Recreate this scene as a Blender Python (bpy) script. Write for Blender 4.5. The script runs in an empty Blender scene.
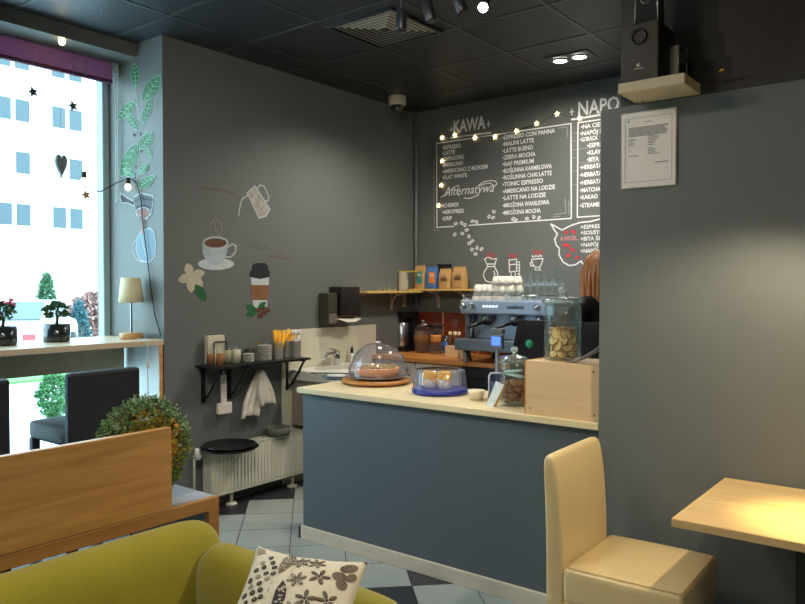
import bpy, bmesh, math, random
from mathutils import Vector, Matrix
random.seed(7)
scene = bpy.context.scene
COL = scene.collection
PI = math.pi

# ------------------------------------------------------------------ camera
H = 1.5
YAW = math.atan2(574.5, 737); PIT = math.atan2(16, 737)
cd = bpy.data.cameras.new('camera'); cam = bpy.data.objects.new('camera', cd); COL.objects.link(cam)
cam.location = (0, 0, H); cam.rotation_euler = (PI/2-PIT, 0, YAW)
cd.sensor_width = 36; cd.lens = 737/805*36; cd.clip_start = .05; cd.clip_end = 300
scene.camera = cam
# ------------------------------------------------------------------ world and exposure
scene.view_settings.view_transform = 'Standard'; scene.view_settings.look = 'None'
scene.view_settings.gamma = 1; scene.view_settings.use_curve_mapping = False
scene.view_settings.exposure = 0.08
w = bpy.data.worlds.new('overcast_sky'); scene.world = w; w.use_nodes = True
nt = w.node_tree; bg = nt.nodes['Background']
tc = nt.nodes.new('ShaderNodeTexCoord'); sx = nt.nodes.new('ShaderNodeSeparateXYZ'); rp = nt.nodes.new('ShaderNodeValToRGB')
nt.links.new(tc.outputs['Generated'], sx.inputs[0]); nt.links.new(sx.outputs['Z'], rp.inputs[0]); nt.links.new(rp.outputs[0], bg.inputs[0])
rp.color_ramp.elements[0].position = 0; rp.color_ramp.elements[0].color = (.74, .90, 1, 1)
rp.color_ramp.elements[1].position = .6; rp.color_ramp.elements[1].color = (.55, .82, 1, 1)
bg.inputs[1].default_value = 8
scene.cycles.transparent_max_bounces = 40

def light(kind, name, loc, target, power, color, size=.1, angle=60, blend=.6):
    l = bpy.data.lights.new(name, kind); l.energy = power; l.color = color
    o = bpy.data.objects.new(name, l); COL.objects.link(o); o.location = loc
    d = Vector(target)-Vector(loc); o.rotation_euler = d.to_track_quat('-Z', 'Y').to_euler()
    if kind == 'SPOT':
        l.shadow_soft_size = size; l.spot_size = math.radians(angle); l.spot_blend = blend
    elif kind == 'AREA':
        l.shape = 'DISK'; l.size = size
    else: l.shadow_soft_size = size
    return o
WARM = (1, .85, .66); NEUT = (1, .94, .84)
# lamps of the room, with unseen fill lights added over the guest area
light('AREA', 'guest_area_fill_light', (-.6, -.9, 3.0), (-.6, -.9, 0), 26, NEUT, .5)
light('AREA', 'guest_area_fill_light', (-2.2, 1.0, 3.0), (-2.2, 1.0, 0), 22, NEUT, .4)
light('AREA', 'guest_area_fill_light', (1.4, .6, 3.0), (1.4, .6, 0), 14, NEUT, .4)
light('SPOT', 'track_lamp_light', (-3.0, .9, 2.95), (-.9, 3.05, 1.9), 46, WARM, .04, 70, .7)
light('SPOT', 'track_lamp_light', (-1.2, 1.2, 2.95), (-4.11, 3.9, 1.3), 100, NEUT, .05, 80, .8)
light('SPOT', 'table_lamp_light', (-.36, 2.60, 2.0), (-.36, 2.64, .75), 170, (1, .80, .36), .03, 30, 1)
light('SPOT', 'table_lamp_light', (-.36, 2.60, 2.0), (-.8, 2.5, .6), 56, (1, .84, .60), .03, 120, .5)
light('SPOT', 'counter_downlight_light', (-2.33, 4.80, 3.06), (-2.6, 5.1, 1.3), 75, NEUT, .05, 155, .9)
light('SPOT', 'counter_downlight_light', (-2.19, 4.80, 3.06), (-2.4, 4.2, 1), 75, NEUT, .05, 150, .9)
light('SPOT', 'kitchen_fill_light', (-3.3, 4.2, 3.06), (-3.3, 4.2, 1), 70, NEUT, .06, 140, .8)  # added to brighten the counter and worktop, no fixture above it
light('SPOT', 'track_lamp_light', (-2.30, 2.93, 2.70), (-2.6, 3.4, .9), 26, NEUT, .04, 90, .8)
light('SPOT', 'track_lamp_light', (-1.83, 2.88, 2.72), (-1.2, 1.6, .7), 26, NEUT, .04, 90, .8)

# ------------------------------------------------------------------ helpers
def lin(c):
    c = c/255.
    return c/12.92 if c <= .04045 else ((c+.055)/1.055)**2.4
def rgb(c): return (lin(c[0]), lin(c[1]), lin(c[2]), 1)
MATS = {}
def M(name, c, rough=.6, metal=0., var=.06, scale=12, bump=0., bscale=80, stretch=None, coat=0, sheen=0):
    if name in MATS: return MATS[name]
    m = bpy.data.materials.new(name); m.use_nodes = True; n = m.node_tree.nodes; L = m.node_tree.links
    b = n['Principled BSDF']; b.inputs['Roughness'].default_value = rough; b.inputs['Metallic'].default_value = metal
    if coat: b.inputs['Coat Weight'].default_value = coat; b.inputs['Coat Roughness'].default_value = .15
    if sheen: b.inputs['Sheen Weight'].default_value = sheen
    t = n.new('ShaderNodeTexCoord'); mp = n.new('ShaderNodeMapping'); L.new(t.outputs['Object'], mp.inputs[0])
    if stretch: mp.inputs['Scale'].default_value = stretch
    no = n.new('ShaderNodeTexNoise'); no.inputs['Scale'].default_value = scale; no.inputs['Detail'].default_value = 5
    L.new(mp.outputs[0], no.inputs[0])
    mx = n.new('ShaderNodeMix'); mx.data_type = 'RGBA'
    C = rgb(c); mx.inputs[6].default_value = tuple(max(0, v*(1-var*2.2)) for v in C[:3])+(1,); mx.inputs[7].default_value = tuple(min(1, v*(1+var*2.2)) for v in C[:3])+(1,)
    L.new(no.outputs[0], mx.inputs[0]); L.new(mx.outputs[2], b.inputs['Base Color'])
    if bump:
        n2 = n.new('ShaderNodeTexNoise'); n2.inputs['Scale'].default_value = bscale; n2.inputs['Detail'].default_value = 3
        L.new(mp.outputs[0], n2.inputs[0]); bp = n.new('ShaderNodeBump'); bp.inputs['Strength'].default_value = bump; bp.inputs['Distance'].default_value = .01
        L.new(n2.outputs[0], bp.inputs['Height']); L.new(bp.outputs[0], b.inputs['Normal'])
    MATS[name] = m; return m
def EM(name, c, s, base=None):
    m = bpy.data.materials.new(name); m.use_nodes = True; b = m.node_tree.nodes['Principled BSDF']
    b.inputs['Base Color'].default_value = rgb(base or c); b.inputs['Emission Color'].default_value = rgb(c); b.inputs['Emission Strength'].default_value = s
    return m
def GL(name, tint=(235, 245, 245), rough=.02, add=1.0, haze=.03, pw=4):
    m = bpy.data.materials.new(name); m.use_nodes = True; n = m.node_tree.nodes; L = m.node_tree.links
    n.remove(n['Principled BSDF']); o = n['Material Output']
    a = n.new('ShaderNodeBsdfTransparent'); a.inputs[0].default_value = rgb(tint)
    g = n.new('ShaderNodeBsdfGlossy'); g.inputs['Roughness'].default_value = rough; g.inputs[0].default_value = (.95, .97, 1, 1)
    f = n.new('ShaderNodeLayerWeight'); f.inputs[0].default_value = .5
    pw_ = n.new('ShaderNodeMath'); pw_.operation = 'POWER'; pw_.inputs[1].default_value = pw; L.new(f.outputs['Facing'], pw_.inputs[0])
    mu = n.new('ShaderNodeMath'); mu.operation = 'MULTIPLY_ADD'; mu.inputs[1].default_value = .6*add; mu.inputs[2].default_value = .014*add; mu.use_clamp = True
    L.new(pw_.outputs[0], mu.inputs[0]); x = n.new('ShaderNodeMixShader'); L.new(mu.outputs[0], x.inputs[0])
    df = n.new('ShaderNodeBsdfDiffuse'); df.inputs[0].default_value = (.85, .88, .9, 1); hz = n.new('ShaderNodeMixShader'); hz.inputs[0].default_value = haze
    L.new(a.outputs[0], hz.inputs[1]); L.new(df.outputs[0], hz.inputs[2]); L.new(hz.outputs[0], x.inputs[1]); L.new(g.outputs[0], x.inputs[2]); L.new(x.outputs[0], o.inputs[0])
    return m
def WOOD(name, c1, c2, rough=.45, axis=1, scale=1.0, coat=.1):
    m = bpy.data.materials.new(name); m.use_nodes = True; n = m.node_tree.nodes; L = m.node_tree.links; b = n['Principled BSDF']
    t = n.new('ShaderNodeTexCoord'); mp = n.new('ShaderNodeMapping'); s = [18*scale]*3; s[axis] = 1.1*scale; mp.inputs['Scale'].default_value = s
    no = n.new('ShaderNodeTexNoise'); no.inputs['Scale'].default_value = 1.6; no.inputs['Detail'].default_value = 8; no.inputs['Distortion'].default_value = .6
    r = n.new('ShaderNodeValToRGB'); r.color_ramp.elements[0].position = .3; r.color_ramp.elements[0].color = rgb(c1)
    r.color_ramp.elements[1].position = .7; r.color_ramp.elements[1].color = rgb(c2)
    L.new(t.outputs['Object'], mp.inputs[0]); L.new(mp.outputs[0], no.inputs[0]); L.new(no.outputs[0], r.inputs[0]); L.new(r.outputs[0], b.inputs['Base Color'])
    b.inputs['Roughness'].default_value = rough; b.inputs['Coat Weight'].default_value = coat; b.inputs['Coat Roughness'].default_value = .3
    return m

FWD = Vector((-math.sin(YAW)*math.cos(PIT), math.cos(YAW)*math.cos(PIT), -math.sin(PIT)))
RGT = Vector((math.cos(YAW), math.sin(YAW), 0)); UPV = Vector((-math.sin(YAW)*math.sin(PIT), math.cos(YAW)*math.sin(PIT), math.cos(PIT)))
def at(x, y, ax, v):
    """a point of the photograph on the real plane ax = v of the room"""
    r = FWD+RGT*((x-402.5)/737)+UPV*((302-y)/737); k = 'XYZ'.index(ax); o = Vector((0, 0, H))
    return o+r*((v-o[k])/r[k])

class B:
    """collects geometry for one mesh"""
    def __init__(s): s.bm = bmesh.new(); s.mi = 0
    def _m(s, fs):
        for f in fs: f.material_index = s.mi
    def box(s, x0, x1, y0, y1, z0, z1, bev=0, rot=None, piv=None):
        n0 = len(s.bm.verts)
        r = bmesh.ops.create_cube(s.bm, size=1)
        vs = r['verts']
        bmesh.ops.scale(s.bm, vec=(x1-x0, y1-y0, z1-z0), verts=vs); bmesh.ops.translate(s.bm, vec=((x0+x1)/2, (y0+y1)/2, (z0+z1)/2), verts=vs)
        fs = set(f for v in vs for f in v.link_faces)
        if bev:
            es = list(set(e for v in vs for e in v.link_edges))
            q = bmesh.ops.bevel(s.bm, geom=es, offset=bev, segments=2, profile=.5, affect='EDGES')
            vs = list(set(v for f in q['faces'] for v in f.verts) | set(v for v in vs if v.is_valid))
            fs = set(f for v in vs for f in v.link_faces)
        s._m(fs)
        if rot is not None:
            bmesh.ops.rotate(s.bm, cent=piv or ((x0+x1)/2, (y0+y1)/2, (z0+z1)/2), matrix=rot, verts=vs)
        return s
    def face(s, pts):
        f = s.bm.faces.new([s.bm.verts.new(Vector(p)) for p in pts]); f.material_index = s.mi; return s
    def prism(s, pts, d):
        """polygon pts extruded by vector d"""
        a = [s.bm.verts.new(Vector(p)) for p in pts]; d = Vector(d); b = [s.bm.verts.new(Vector(p)+d) for p in pts]; n = len(a)
        fs = [s.bm.faces.new(a[::-1]), s.bm.faces.new(b)]
        for i in range(n): fs.append(s.bm.faces.new([a[i], a[(i+1) % n], b[(i+1) % n], b[i]]))
        s._m(fs); return s
    def lathe(s, prof, c=(0, 0, 0), n=28, axis='Z', sx=1, sy=1, ang=None):
        c = Vector(c); rings = []
        for r, z in prof:
            if r < 1e-5: rings.append([s.bm.verts.new(c+s._ax(0, 0, z, axis))])
            else: rings.append([s.bm.verts.new(c+s._ax(r*sx*math.cos(2*PI*i/n), r*sy*math.sin(2*PI*i/n), z, axis)) for i in range(n)])
        fs = []
        for a, b in zip(rings, rings[1:]):
            if len(a) == 1 and len(b) == 1: continue
            for i in range(n):
                j = (i+1) % n
                if len(a) == 1: fs.append(s.bm.faces.new([a[0], b[j], b[i]]))
                elif len(b) == 1: fs.append(s.bm.faces.new([a[i], a[j], b[0]]))
                else: fs.append(s.bm.faces.new([a[i], a[j], b[j], b[i]]))
        s._m(fs)
        for f in fs: f.smooth = True
        return s
    def _ax(s, x, y, z, axis):
        return Vector((x, y, z)) if axis == 'Z' else (Vector((z, x, y)) if axis == 'X' else Vector((x, z, y)))
    def tube(s, pts, r, n=8, cap=True):
        pts = [Vector(p) for p in pts]; rs = r if isinstance(r, (list, tuple)) else [r]*len(pts); rings = []; up = None
        for i, p in enumerate(pts):
            d = (pts[min(i+1, len(pts)-1)]-pts[max(i-1, 0)]).normalized()
            if up is None: up = Vector((0, 0, 1)) if abs(d.z) < .9 else Vector((1, 0, 0))
            a = d.cross(up).normalized(); b = a.cross(d).normalized(); up = b
            rings.append([s.bm.verts.new(p+(a*math.cos(2*PI*k/n)+b*math.sin(2*PI*k/n))*rs[i]) for k in range(n)])
        fs = []
        for A, C in zip(rings, rings[1:]):
            for k in range(n): fs.append(s.bm.faces.new([A[k], A[(k+1) % n], C[(k+1) % n], C[k]]))
        for f in fs: f.smooth = True
        if cap: fs += [s.bm.faces.new(rings[0][::-1]), s.bm.faces.new(rings[-1])]
        s._m(fs); return s
    def sph(s, c, r, u=16, v=10, sc=(1, 1, 1)):
        q = bmesh.ops.create_uvsphere(s.bm, u_segments=u, v_segments=v, radius=r)
        bmesh.ops.scale(s.bm, vec=sc, verts=q['verts']); bmesh.ops.translate(s.bm, vec=c, verts=q['verts'])
        fs = set(f for x in q['verts'] for f in x.link_faces); s._m(fs)
        for f in fs: f.smooth = True
        return s
    def build(s, name, mat, parent=None, normals=True, smooth=False):
        if normals: bmesh.ops.recalc_face_normals(s.bm, faces=s.bm.faces[:])
        me = bpy.data.meshes.new(name); s.bm.to_mesh(me); s.bm.free()
        if smooth:
            for p in me.polygons: p.use_smooth = True
        for m in (mat if isinstance(mat, (list, tuple)) else [mat]): me.materials.append(m)
        o = bpy.data.objects.new(name, me); COL.objects.link(o)
        if parent: o.parent = parent
        return o
def tag(o, label=None, cat=None, group=None, kind=None):
    if label: o['label'] = label
    if cat: o['category'] = cat
    if group: o['group'] = group
    if kind: o['kind'] = kind
    return o
def T(name, label, cat, loc=(0, 0, 0), rz=0, group=None):
    o = bpy.data.objects.new(name, None); COL.objects.link(o); o.location = loc; o.rotation_euler = (0, 0, rz); o.empty_display_size = .05
    return tag(o, label, cat, group)
def single(b, name, mat, label, cat, loc=(0, 0, 0), rz=0, group=None, **k):
    o = b.build(name, mat, **k); o.location = loc; o.rotation_euler = (0, 0, rz); return tag(o, label, cat, group)
def dup(root, loc=None, rz=None, label=None, group=None):
    r = root.copy(); COL.objects.link(r)
    if loc is not None: r.location = loc
    if rz is not None: r.rotation_euler = (0, 0, rz)
    if label: r['label'] = label
    if group: r['group'] = group
    for ch in list(root.children):
        c = ch.copy(); COL.objects.link(c); c.parent = r
        for g in list(ch.children):
            d = g.copy(); COL.objects.link(d); d.parent = c
    return r
def struct(b, name, mat, parent=None):
    o = b.build(name, mat, parent)
    if not parent: o['kind'] = 'structure'
    return o
def soft(o, lv=2):
    for p in o.data.polygons: p.use_smooth = True
    m = o.modifiers.new('sub', 'SUBSURF'); m.levels = lv; m.render_levels = lv; return o
def RX(a): return Matrix.Rotation(a, 3, 'X')
def RY(a): return Matrix.Rotation(a, 3, 'Y')
def RZ(a): return Matrix.Rotation(a, 3, 'Z')

# ------------------------------------------------------------------ materials
wall_paint = M('dark_grey_wall_paint', (102, 106, 103), .55, var=.03, scale=3, bump=.05, bscale=300)
counter_paint = M('slate_blue_grey_paint', (84, 92, 98), .5, var=.03, scale=3, bump=.05, bscale=300)
upper_mat = M('dark_brown_stained_wall', (46, 42, 37), .55, var=.15, scale=4, stretch=(8, 8, 1))
black = M('black_plastic', (22, 22, 24), .35); softblack = M('black_matte', (28, 28, 30), .7)
steel = M('brushed_steel', (176, 180, 184), .28, 1, .05); chrome = M('chrome', (215, 218, 220), .1, 1, .01)
white = M('white_enamel', (222, 220, 208), .35, var=.02); whitep = M('white_laminate', (214, 210, 196), .4, var=.02)
lime = M('cream_ceramic', (232, 228, 214), .25, var=.02)
glass = GL('clear_glass', (250, 253, 252), .05, add=1.0, haze=.012, pw=2.4); gglass = GL('green_tinted_glass', (246, 251, 248), add=.9)
lidglass = GL('frosted_lid_glass', (226, 238, 232), .15, 5, .10)
dome_plastic = GL('clear_plastic_cover', (236, 238, 250), .12, 2.8, .07); window_glass = GL('window_glass', (246, 252, 252), .01, .8, 0)
birch = WOOD('pale_birch_laminate', (214, 194, 150), (228, 211, 170), .4, 0)
birch_y = WOOD('pale_birch_laminate_along', (196, 176, 146), (214, 196, 168), .4, 1)
oak = WOOD('oak_board', (178, 128, 70), (210, 160, 96), .4, 1)
oak_dark = WOOD('oak_edge', (158, 110, 60), (186, 136, 80), .4, 1)
table_wood = WOOD('pale_table_wood', (206, 170, 112), (224, 192, 136), .35, 0)
worktop_wood = WOOD('orange_beech_worktop', (176, 112, 52), (204, 140, 74), .35, 0)
shelf_wood = WOOD('pine_shelf_board', (196, 160, 84), (216, 184, 106), .45, 0)
ply = WOOD('plywood', (206, 172, 128), (222, 190, 148), .55, 0, .6)

# ------------------------------------------------------------------ floor of diagonal tiles
SU, TV, S0, T0 = .311, .3205, -.125, 3.6225
light_tile = M('pale_grey_floor_tile', (158, 164, 160), .28, var=.07, scale=5); dark_tile = M('charcoal_floor_tile', (50, 50, 54), .3, var=.12, scale=6)
b = B(); b.box(-4.9, 2.6, -3.1, 5.6, -.1, -.004); b.bm.faces.ensure_lookup_table()
r2 = math.sqrt(.5)
for i in range(-18, 22):
    for j in range(-16, 24):
        s_, t_ = S0+i*SU, T0+j*TV; g = .0022
        P = [((s-t)*r2, (s+t)*r2, 0) for s, t in ((s_+g, t_+g), (s_+SU-g, t_+g), (s_+SU-g, t_+TV-g), (s_+g, t_+TV-g))]
        if all(-4.85 < p[0] < 2.5 and -3.05 < p[1] < 5.5 for p in P):
            b.mi = 2 if ((i-j) % 8 == 2 or i-j <= -7) else 1  # wall-side tiles also dark, standing in for shade under the radiator
            b.face(P)
floor = struct(b, 'floor', [M('dark_grout', (48, 50, 50), .8), light_tile, dark_tile])

# ------------------------------------------------------------------ ceiling with grid of black panels
CZ = 3.1
ceil_panel = M('black_ceiling_panel', (40, 43, 48), .42, var=.08, scale=6, bump=.25, bscale=60)
ceil_bar = M('black_ceiling_rail', (66, 68, 70), .35)
b = B(); b.box(-4.9, 2.6, -3.1, 5.6, CZ, CZ+.12)
ceiling = struct(b, 'ceiling', ceil_panel)
b = B()
for k in range(-1, 8): x = -3.785+k*.61; b.box(x-.012, x+.012, -3, 5.47, CZ-.004, CZ+.001) if x > -4.1 else None
for k in range(-9, 6): y = 3.84+(k-2)*.61; b.box(-4.68 if y < 2.78 else -4.11, 2.5, y-.012, y+.012, CZ-.0045, CZ+.001) if y < 5.46 else None
struct(b, 'ceiling_rails', ceil_bar, ceiling)

# ------------------------------------------------------------------ walls
WX, WY, RY_ = -4.11, 5.47, 2.785
b = B(); b.box(-4.9, WX, RY_, 5.6, 0, CZ); struct(b, 'wall_left', wall_paint)
b = B(); b.box(WX, 2.6, WY, 5.6, 0, CZ); struct(b, 'wall_back', wall_paint)
b = B(); b.box(-1.293, 2.5, 3.05, 3.19, 0, 2.258); struct(b, 'wall_partition', wall_paint)
b = B(); b.box(-1.205, 2.5, 3.053, 3.19, 2.2585, CZ); struct(b, 'wall_partition_upper', upper_mat)
b = B(); b.box(2.5, 2.6, -3.1, 5.6, 0, CZ); struct(b, 'wall_right', wall_paint)
b = B(); b.box(-4.9, 2.6, -3.2, -3.1, 0, CZ); struct(b, 'wall_front', wall_paint)
b = B(); b.box(-4.9, -4.73, -3.1, .8, 0, CZ); b.box(-4.9, -4.73, .8, RY_, 0, .28); b.box(-4.9, -4.73, .8, RY_, 3.01, CZ); struct(b, 'wall_window', wall_paint)  # unseen solid stretch beside the camera added to cut daylight on the partition
b = B(); b.box(-4.73, -4.40, -3.1, RY_, 3.01, CZ); struct(b, 'trim_1', wall_paint)
# window
frame_m = M('grey_blue_window_frame', (150, 172, 176), .45); 
wn = struct(B().box(-4.80, -4.735, RY_-.05, RY_-.001, .28, 3.01, .006), 'window_1', frame_m)
b = B(); b.box(-4.80, -4.735, .8, RY_-.05, .28, .33); b.box(-4.80, -4.735, .8, RY_-.05, 2.96, 3.01); b.box(-4.80, -4.735, .8, .85, .33, 2.96)
struct(b, 'window_frame', frame_m, wn)
struct(B().box(-4.772, -4.766, .85, RY_-.05, .33, 2.96), 'window_pane', window_glass, wn)
# baseboard of the counter is built with it; white splash panel on the left wall
single(B().box(WX+.001, WX+.012, 3.792, 4.885, 0, 1.168, .002), 'splash_panel', M('ivory_splash_panel', (206, 200, 178), .3, var=.02), 'ivory wall panel behind the sink and under the paper towel dispensers', 'wall panel')
single(B().tube([(-4.085, 5.445, .92), (-4.085, 5.445, 3.09)], .017, 10), 'conduit_pipe', M('grey_conduit', (112, 112, 108), .5), 'thin grey painted conduit running up the corner of the back wall', 'pipe')

# ------------------------------------------------------------------ roller blind, cord
t = T('roller_blind', 'purple roller blind rolled up at the top of the window', 'blind', (-4.66, 0, 0))
pur = M('purple_blind_fabric', (150, 110, 140), .8, var=.04); purd = M('dark_purple_blind', (84, 40, 74), .7)
b = B(); prof = [(.0, 3.005), (.035, 3.0), (.045, 2.93), (.04, 2.885), (.028, 2.885), (.02, 2.99)]
b.prism([(x, .85, z+.004) for x, z in prof], (0, 1.89, 0)); bf = b.build('blind_fabric', pur, t)
n_ = pur.node_tree.nodes; tr_ = n_.new('ShaderNodeBsdfTranslucent'); tr_.inputs[0].default_value = rgb((190, 140, 176)); mx_ = n_.new('ShaderNodeMixShader'); mx_.inputs[0].default_value = .35
pur.node_tree.links.new(n_['Principled BSDF'].outputs[0], mx_.inputs[1]); pur.node_tree.links.new(tr_.outputs[0], mx_.inputs[2]); pur.node_tree.links.new(mx_.outputs[0], n_['Material Output'].inputs[0])
B().box(.020, .05, .85, 2.74, 2.862, 2.887, .004).build('bottom_rail', purd, t)
t = T('blind_cord', 'white looped blind cord hanging beside the window frame', 'cord', (-4.62, 2.765, 0))
B().tube([(0, 0, 2.98), (0, 0, 2.1), (.01, -.004, 2.05), (.025, 0, 2.1), (.03, 0, 2.98)], .004, 6).build('cord', M('cord_white', (190, 205, 205), .6), t)
B().tube([(.012, .0, 3.0), (.012, 0, 2.93)], .02, 10).build('pulley', frame_m, t)

# ------------------------------------------------------------------ outside the window
t_asph = M('pale_pavement', (226, 228, 228), .8); 
tag(B().box(-60, -4.95, -20, 60, -.35, -.25).build('street_ground', t_asph), kind='structure')
tag(B().box(-19, -13.5, -5, 40, -.25, -.2).build('lawn_ground', M('grass_green', (92, 130, 70), .9, var=.2)), kind='structure')
fac = M('pale_render_facade', (225, 228, 228), .9); fwin = M('facade_window_glass', (58, 74, 80), .6)
t = T('apartment_building', 'pale multi storey building seen through the window across the street', 'building', (-48, 24, -.25))
B().box(-8, 0, -50, 40, 0, 24).build('facade', fac, t)
for zz in (5.6, 8.9, 12.2, 15.5):
    for yy in range(-10, 8):
        y = yy*1.75+1.35+(.6 if yy % 2 else 0)
        if zz == 8.9 and yy % 2: continue
        B().box(.0, .08, y, y+.85, zz, zz+1.35).build('window', fwin, t)
for y in (-20, -8):
    B().box(0, 1.0, y, y+4.4, 7.6, 7.75).build('balcony', M('balcony_grey', (150, 170, 178), .8), t)
def conifer(x, y, h, r, label, col, nm='conifer_tree'):
    t = T(nm, label, 'tree', (x, y, -.25))
    B().tube([(0, 0, 0), (0, 0, h*.4)], [.07, .05], 7).build('trunk', M('bark', (80, 60, 45), .9), t)
    b = B()
    for k in range(420):
        z = random.random()**.8; a = random.random()*6.28; rr = r*(1-z)**.7*(.75+.35*random.random()) if nm == 'conifer_tree' else r*math.sqrt(max(0, 1-(2*z-1)**2))*(.7+.3*random.random())
        c = Vector((rr*math.cos(a), rr*math.sin(a), h*.12+z*h*.85))
        for m in range(7):
            d = Vector((random.gauss(0, 1), random.gauss(0, 1), random.gauss(.4, .8))).normalized(); e = d.cross(Vector((random.random(), random.random(), .3))).normalized()*r*.07; o2 = c+Vector((random.gauss(0, 1), random.gauss(0, 1), random.gauss(0, 1)))*r*.10
            b.face([o2-e, o2+e, o2+d*r*.24])
    b.build('foliage', col, t, normals=False)
cg = M('conifer_green', (62, 98, 66), .9, var=.25, scale=5)
p = at(47, 310, 'X', -19.3); conifer(p.x, p.y, 2.1, .42, 'pointed green conifer tree on the lawn behind the white car', cg)
p = at(79, 310, 'X', -19.5); conifer(p.x, p.y, 1.35, .33, 'small blue green conifer tree on the lawn beside the lamp post', M('bluish_conifer', (66, 104, 112), .9, var=.2))
p = at(94, 310, 'X', -22.5); conifer(p.x, p.y, 1.5, .75, 'round reddish bare bush on the lawn near the window frame', M('reddish_twigs', (150, 112, 104), .9, var=.2), 'round_bush')
p = at(55, 395, 'X', -9.3)
conifer(p.x, p.y, .62, .21, 'low green shrub outside just below the window bar', M('shrub_green', (70, 120, 70), .9, var=.25, scale=8), 'low_shrub')
p = at(103, 300, 'X', -13)
single(B().tube([(0, 0, 0), (0, 0, 7)], [.09, .07], 12), 'lamp_post', M('galvanised_post', (150, 160, 170), .6), 'tall grey lamp post outside by the right edge of the window', 'post', (p.x, p.y, -.25))
# white car
p = at(22, 330, 'X', -17.0)
t = T('car', 'white hatchback car parked outside behind the window', 'car', (p.x, p.y, -.25), math.radians(-38))
b = B(); pr = [(-2.0, .25), (-2.05, .75), (-1.75, .92), (-.95, 1.0), (-.35, 1.42), (1.0, 1.45), (1.7, 1.0), (1.95, .9), (2.0, .3)]
b.prism([(x, -.82, z) for x, z in pr], (0, 1.64, 0)); b.build('body', M('white_car_paint', (225, 228, 230), .25, coat=.5), t)
for sy_ in (-.83, .80):
    b = B(); b.prism([(x, sy_, z) for x, z in [(-.85, 1.02), (-.33, 1.36), (.95, 1.38), (1.45, 1.02)]], (0, .03, 0)); b.build('side_window', M('car_glass', (70, 84, 90), .3), t)
    for wx in (-1.25, 1.25):
        B().lathe([(.0, -.1), (.3, -.1), (.32, -.06), (.32, .06), (.3, .1), (0, .1)], (wx, sy_, .32), 24, 'Y').build('wheel', M('tyre', (40, 42, 45), .8), t)
B().prism([(1.04, -.7, 1.40), (1.04, .7, 1.40), (1.66, .74, 1.05), (1.66, -.74, 1.05)], (.03, 0, .02)).build('rear_window', M('car_glass', (70, 84, 90), .3), t)
for wx, cc in ((-2.03, 'head'), (2.0, 'tail')):
    for s in (-.6, .6):
        B().box(wx-.04, wx+.02, s-.12, s+.12, .62, .78, .01).build(cc+'light', M('car_'+cc, (200, 60, 70) if cc == 'tail' else (220, 225, 230), .3), t)

# ------------------------------------------------------------------ window bar
grey_lam = M('grey_brown_laminate', (172, 160, 138), .5)
t = T('window_bar', 'pale wooden bar table fixed along the window with a grey apron', 'bar table', (-4.11, RY_, 0))
B().box(-.60, .0, -2.6, -.003, 1.122, 1.157, .003).build('bar_top', birch_y, t)
B().box(-.40, -.38, -2.6, -.05, .955, 1.122).build('apron', grey_lam, t)
B().box(-.60, -.006, -.036, -.014, 0, 1.122, .002).build('end_panel', M('white_bar_panel', (200, 206, 204), .4), t)
B().box(-.006, .002, -.037, -.013, 0, 1.122).build('edge_strip', oak, t)
# table lamp
t = T('table_lamp', 'small table lamp with cream fabric shade and round wooden foot on the window bar', 'lamp', (-4.33, 2.69, 1.157))
B().lathe([(0, 0), (.072, 0), (.075, .006), (.075, .032), (.070, .038), (0, .038)]).build('lamp_foot', oak, t)
B().lathe([(.007, .038), (.007, .24)], n=12).build('pole', steel, t)
shade_m = M('cream_lamp_shade', (226, 216, 176), .9); 
B().lathe([(.078, .236), (.079, .236), (.062, .397), (.061, .397), (.078, .236)], n=36).build('lamp_shade', shade_m, t)
cable_w = M('white_cable', (205, 206, 200), .5)
t = T('lamp_cable', 'white cable with an inline switch hanging from the table lamp down beside the bar end', 'cable', (-4.10, 2.70, 0))
B().tube([(-.19, -.02, 1.161), (-.1, -.03, 1.162), (-.02, -.045, 1.163), (.008, -.05, 1.15), (.012, -.05, 1.05), (.012, -.05, .6)], .003, 6).build('cord', cable_w, t)
B().box(.004, .024, -.062, -.038, .985, 1.035, .006).build('switch', cable_w, t)

# plants in black glass tubs on the bar
leafm = M('house_plant_green', (48, 84, 42), .6, var=.2); 
def pot(name, label, x, y, flower):
    t = T(name, label, 'plant', (x, y, 1.157))
    B().lathe([(0, 0), (.072, 0), (.078, .01), (.08, .11), (.075, .11), (.072, .012), (0, .012)], n=28).build('tub', M('dark_glass_tub', (38, 44, 44), .15, coat=.3), t)
    B().lathe([(0, .105), (.05, .108), (.073, .098)], n=20).build('soil', M('mossy_soil', (70, 74, 36), .95, var=.3, scale=40, bump=.6), t)
    B().tube([(0, 0, .1), (.005, .004, .14), (-.004, 0, .19)], [.012, .009, .006], 8).build('stem', M('stem_brown', (88, 66, 44), .8), t)
    b = B()
    for k in range(90):
        a = random.random()*6.28; e = random.uniform(-.5, 1.4); r = random.uniform(.025, .075)
        c = Vector((r*math.cos(a)*math.cos(e), r*math.sin(a)*math.cos(e), .185+.06*math.sin(e))); d = Vector((math.cos(a), math.sin(a), random.uniform(-.7, .9))).normalized(); s_ = d.cross(Vector((random.gauss(0, 1), random.gauss(0, 1), random.gauss(0, .6)))).normalized(); L = .040; W_ = .014
        q = [c-d*L*.5, c+s_*W_, c+d*L*.5+Vector((0, 0, -.006)), c-s_*W_]
        b.prism(q, (0, 0, .001))
    b.build('leaves', leafm, t)
    if flower:
        b = B()
        for k in range(9): b.sph((random.uniform(-.05, .05), random.uniform(-.05, .05), .24+random.uniform(0, .03)), .016, 8, 6, (1, 1, .6))
        b.build('flower', M('pink_petals', (214, 120, 140), .6), t)
pot('potted_plant', 'small green plant in a dark round tub on the window bar', -4.46, 2.262, False)
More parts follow.
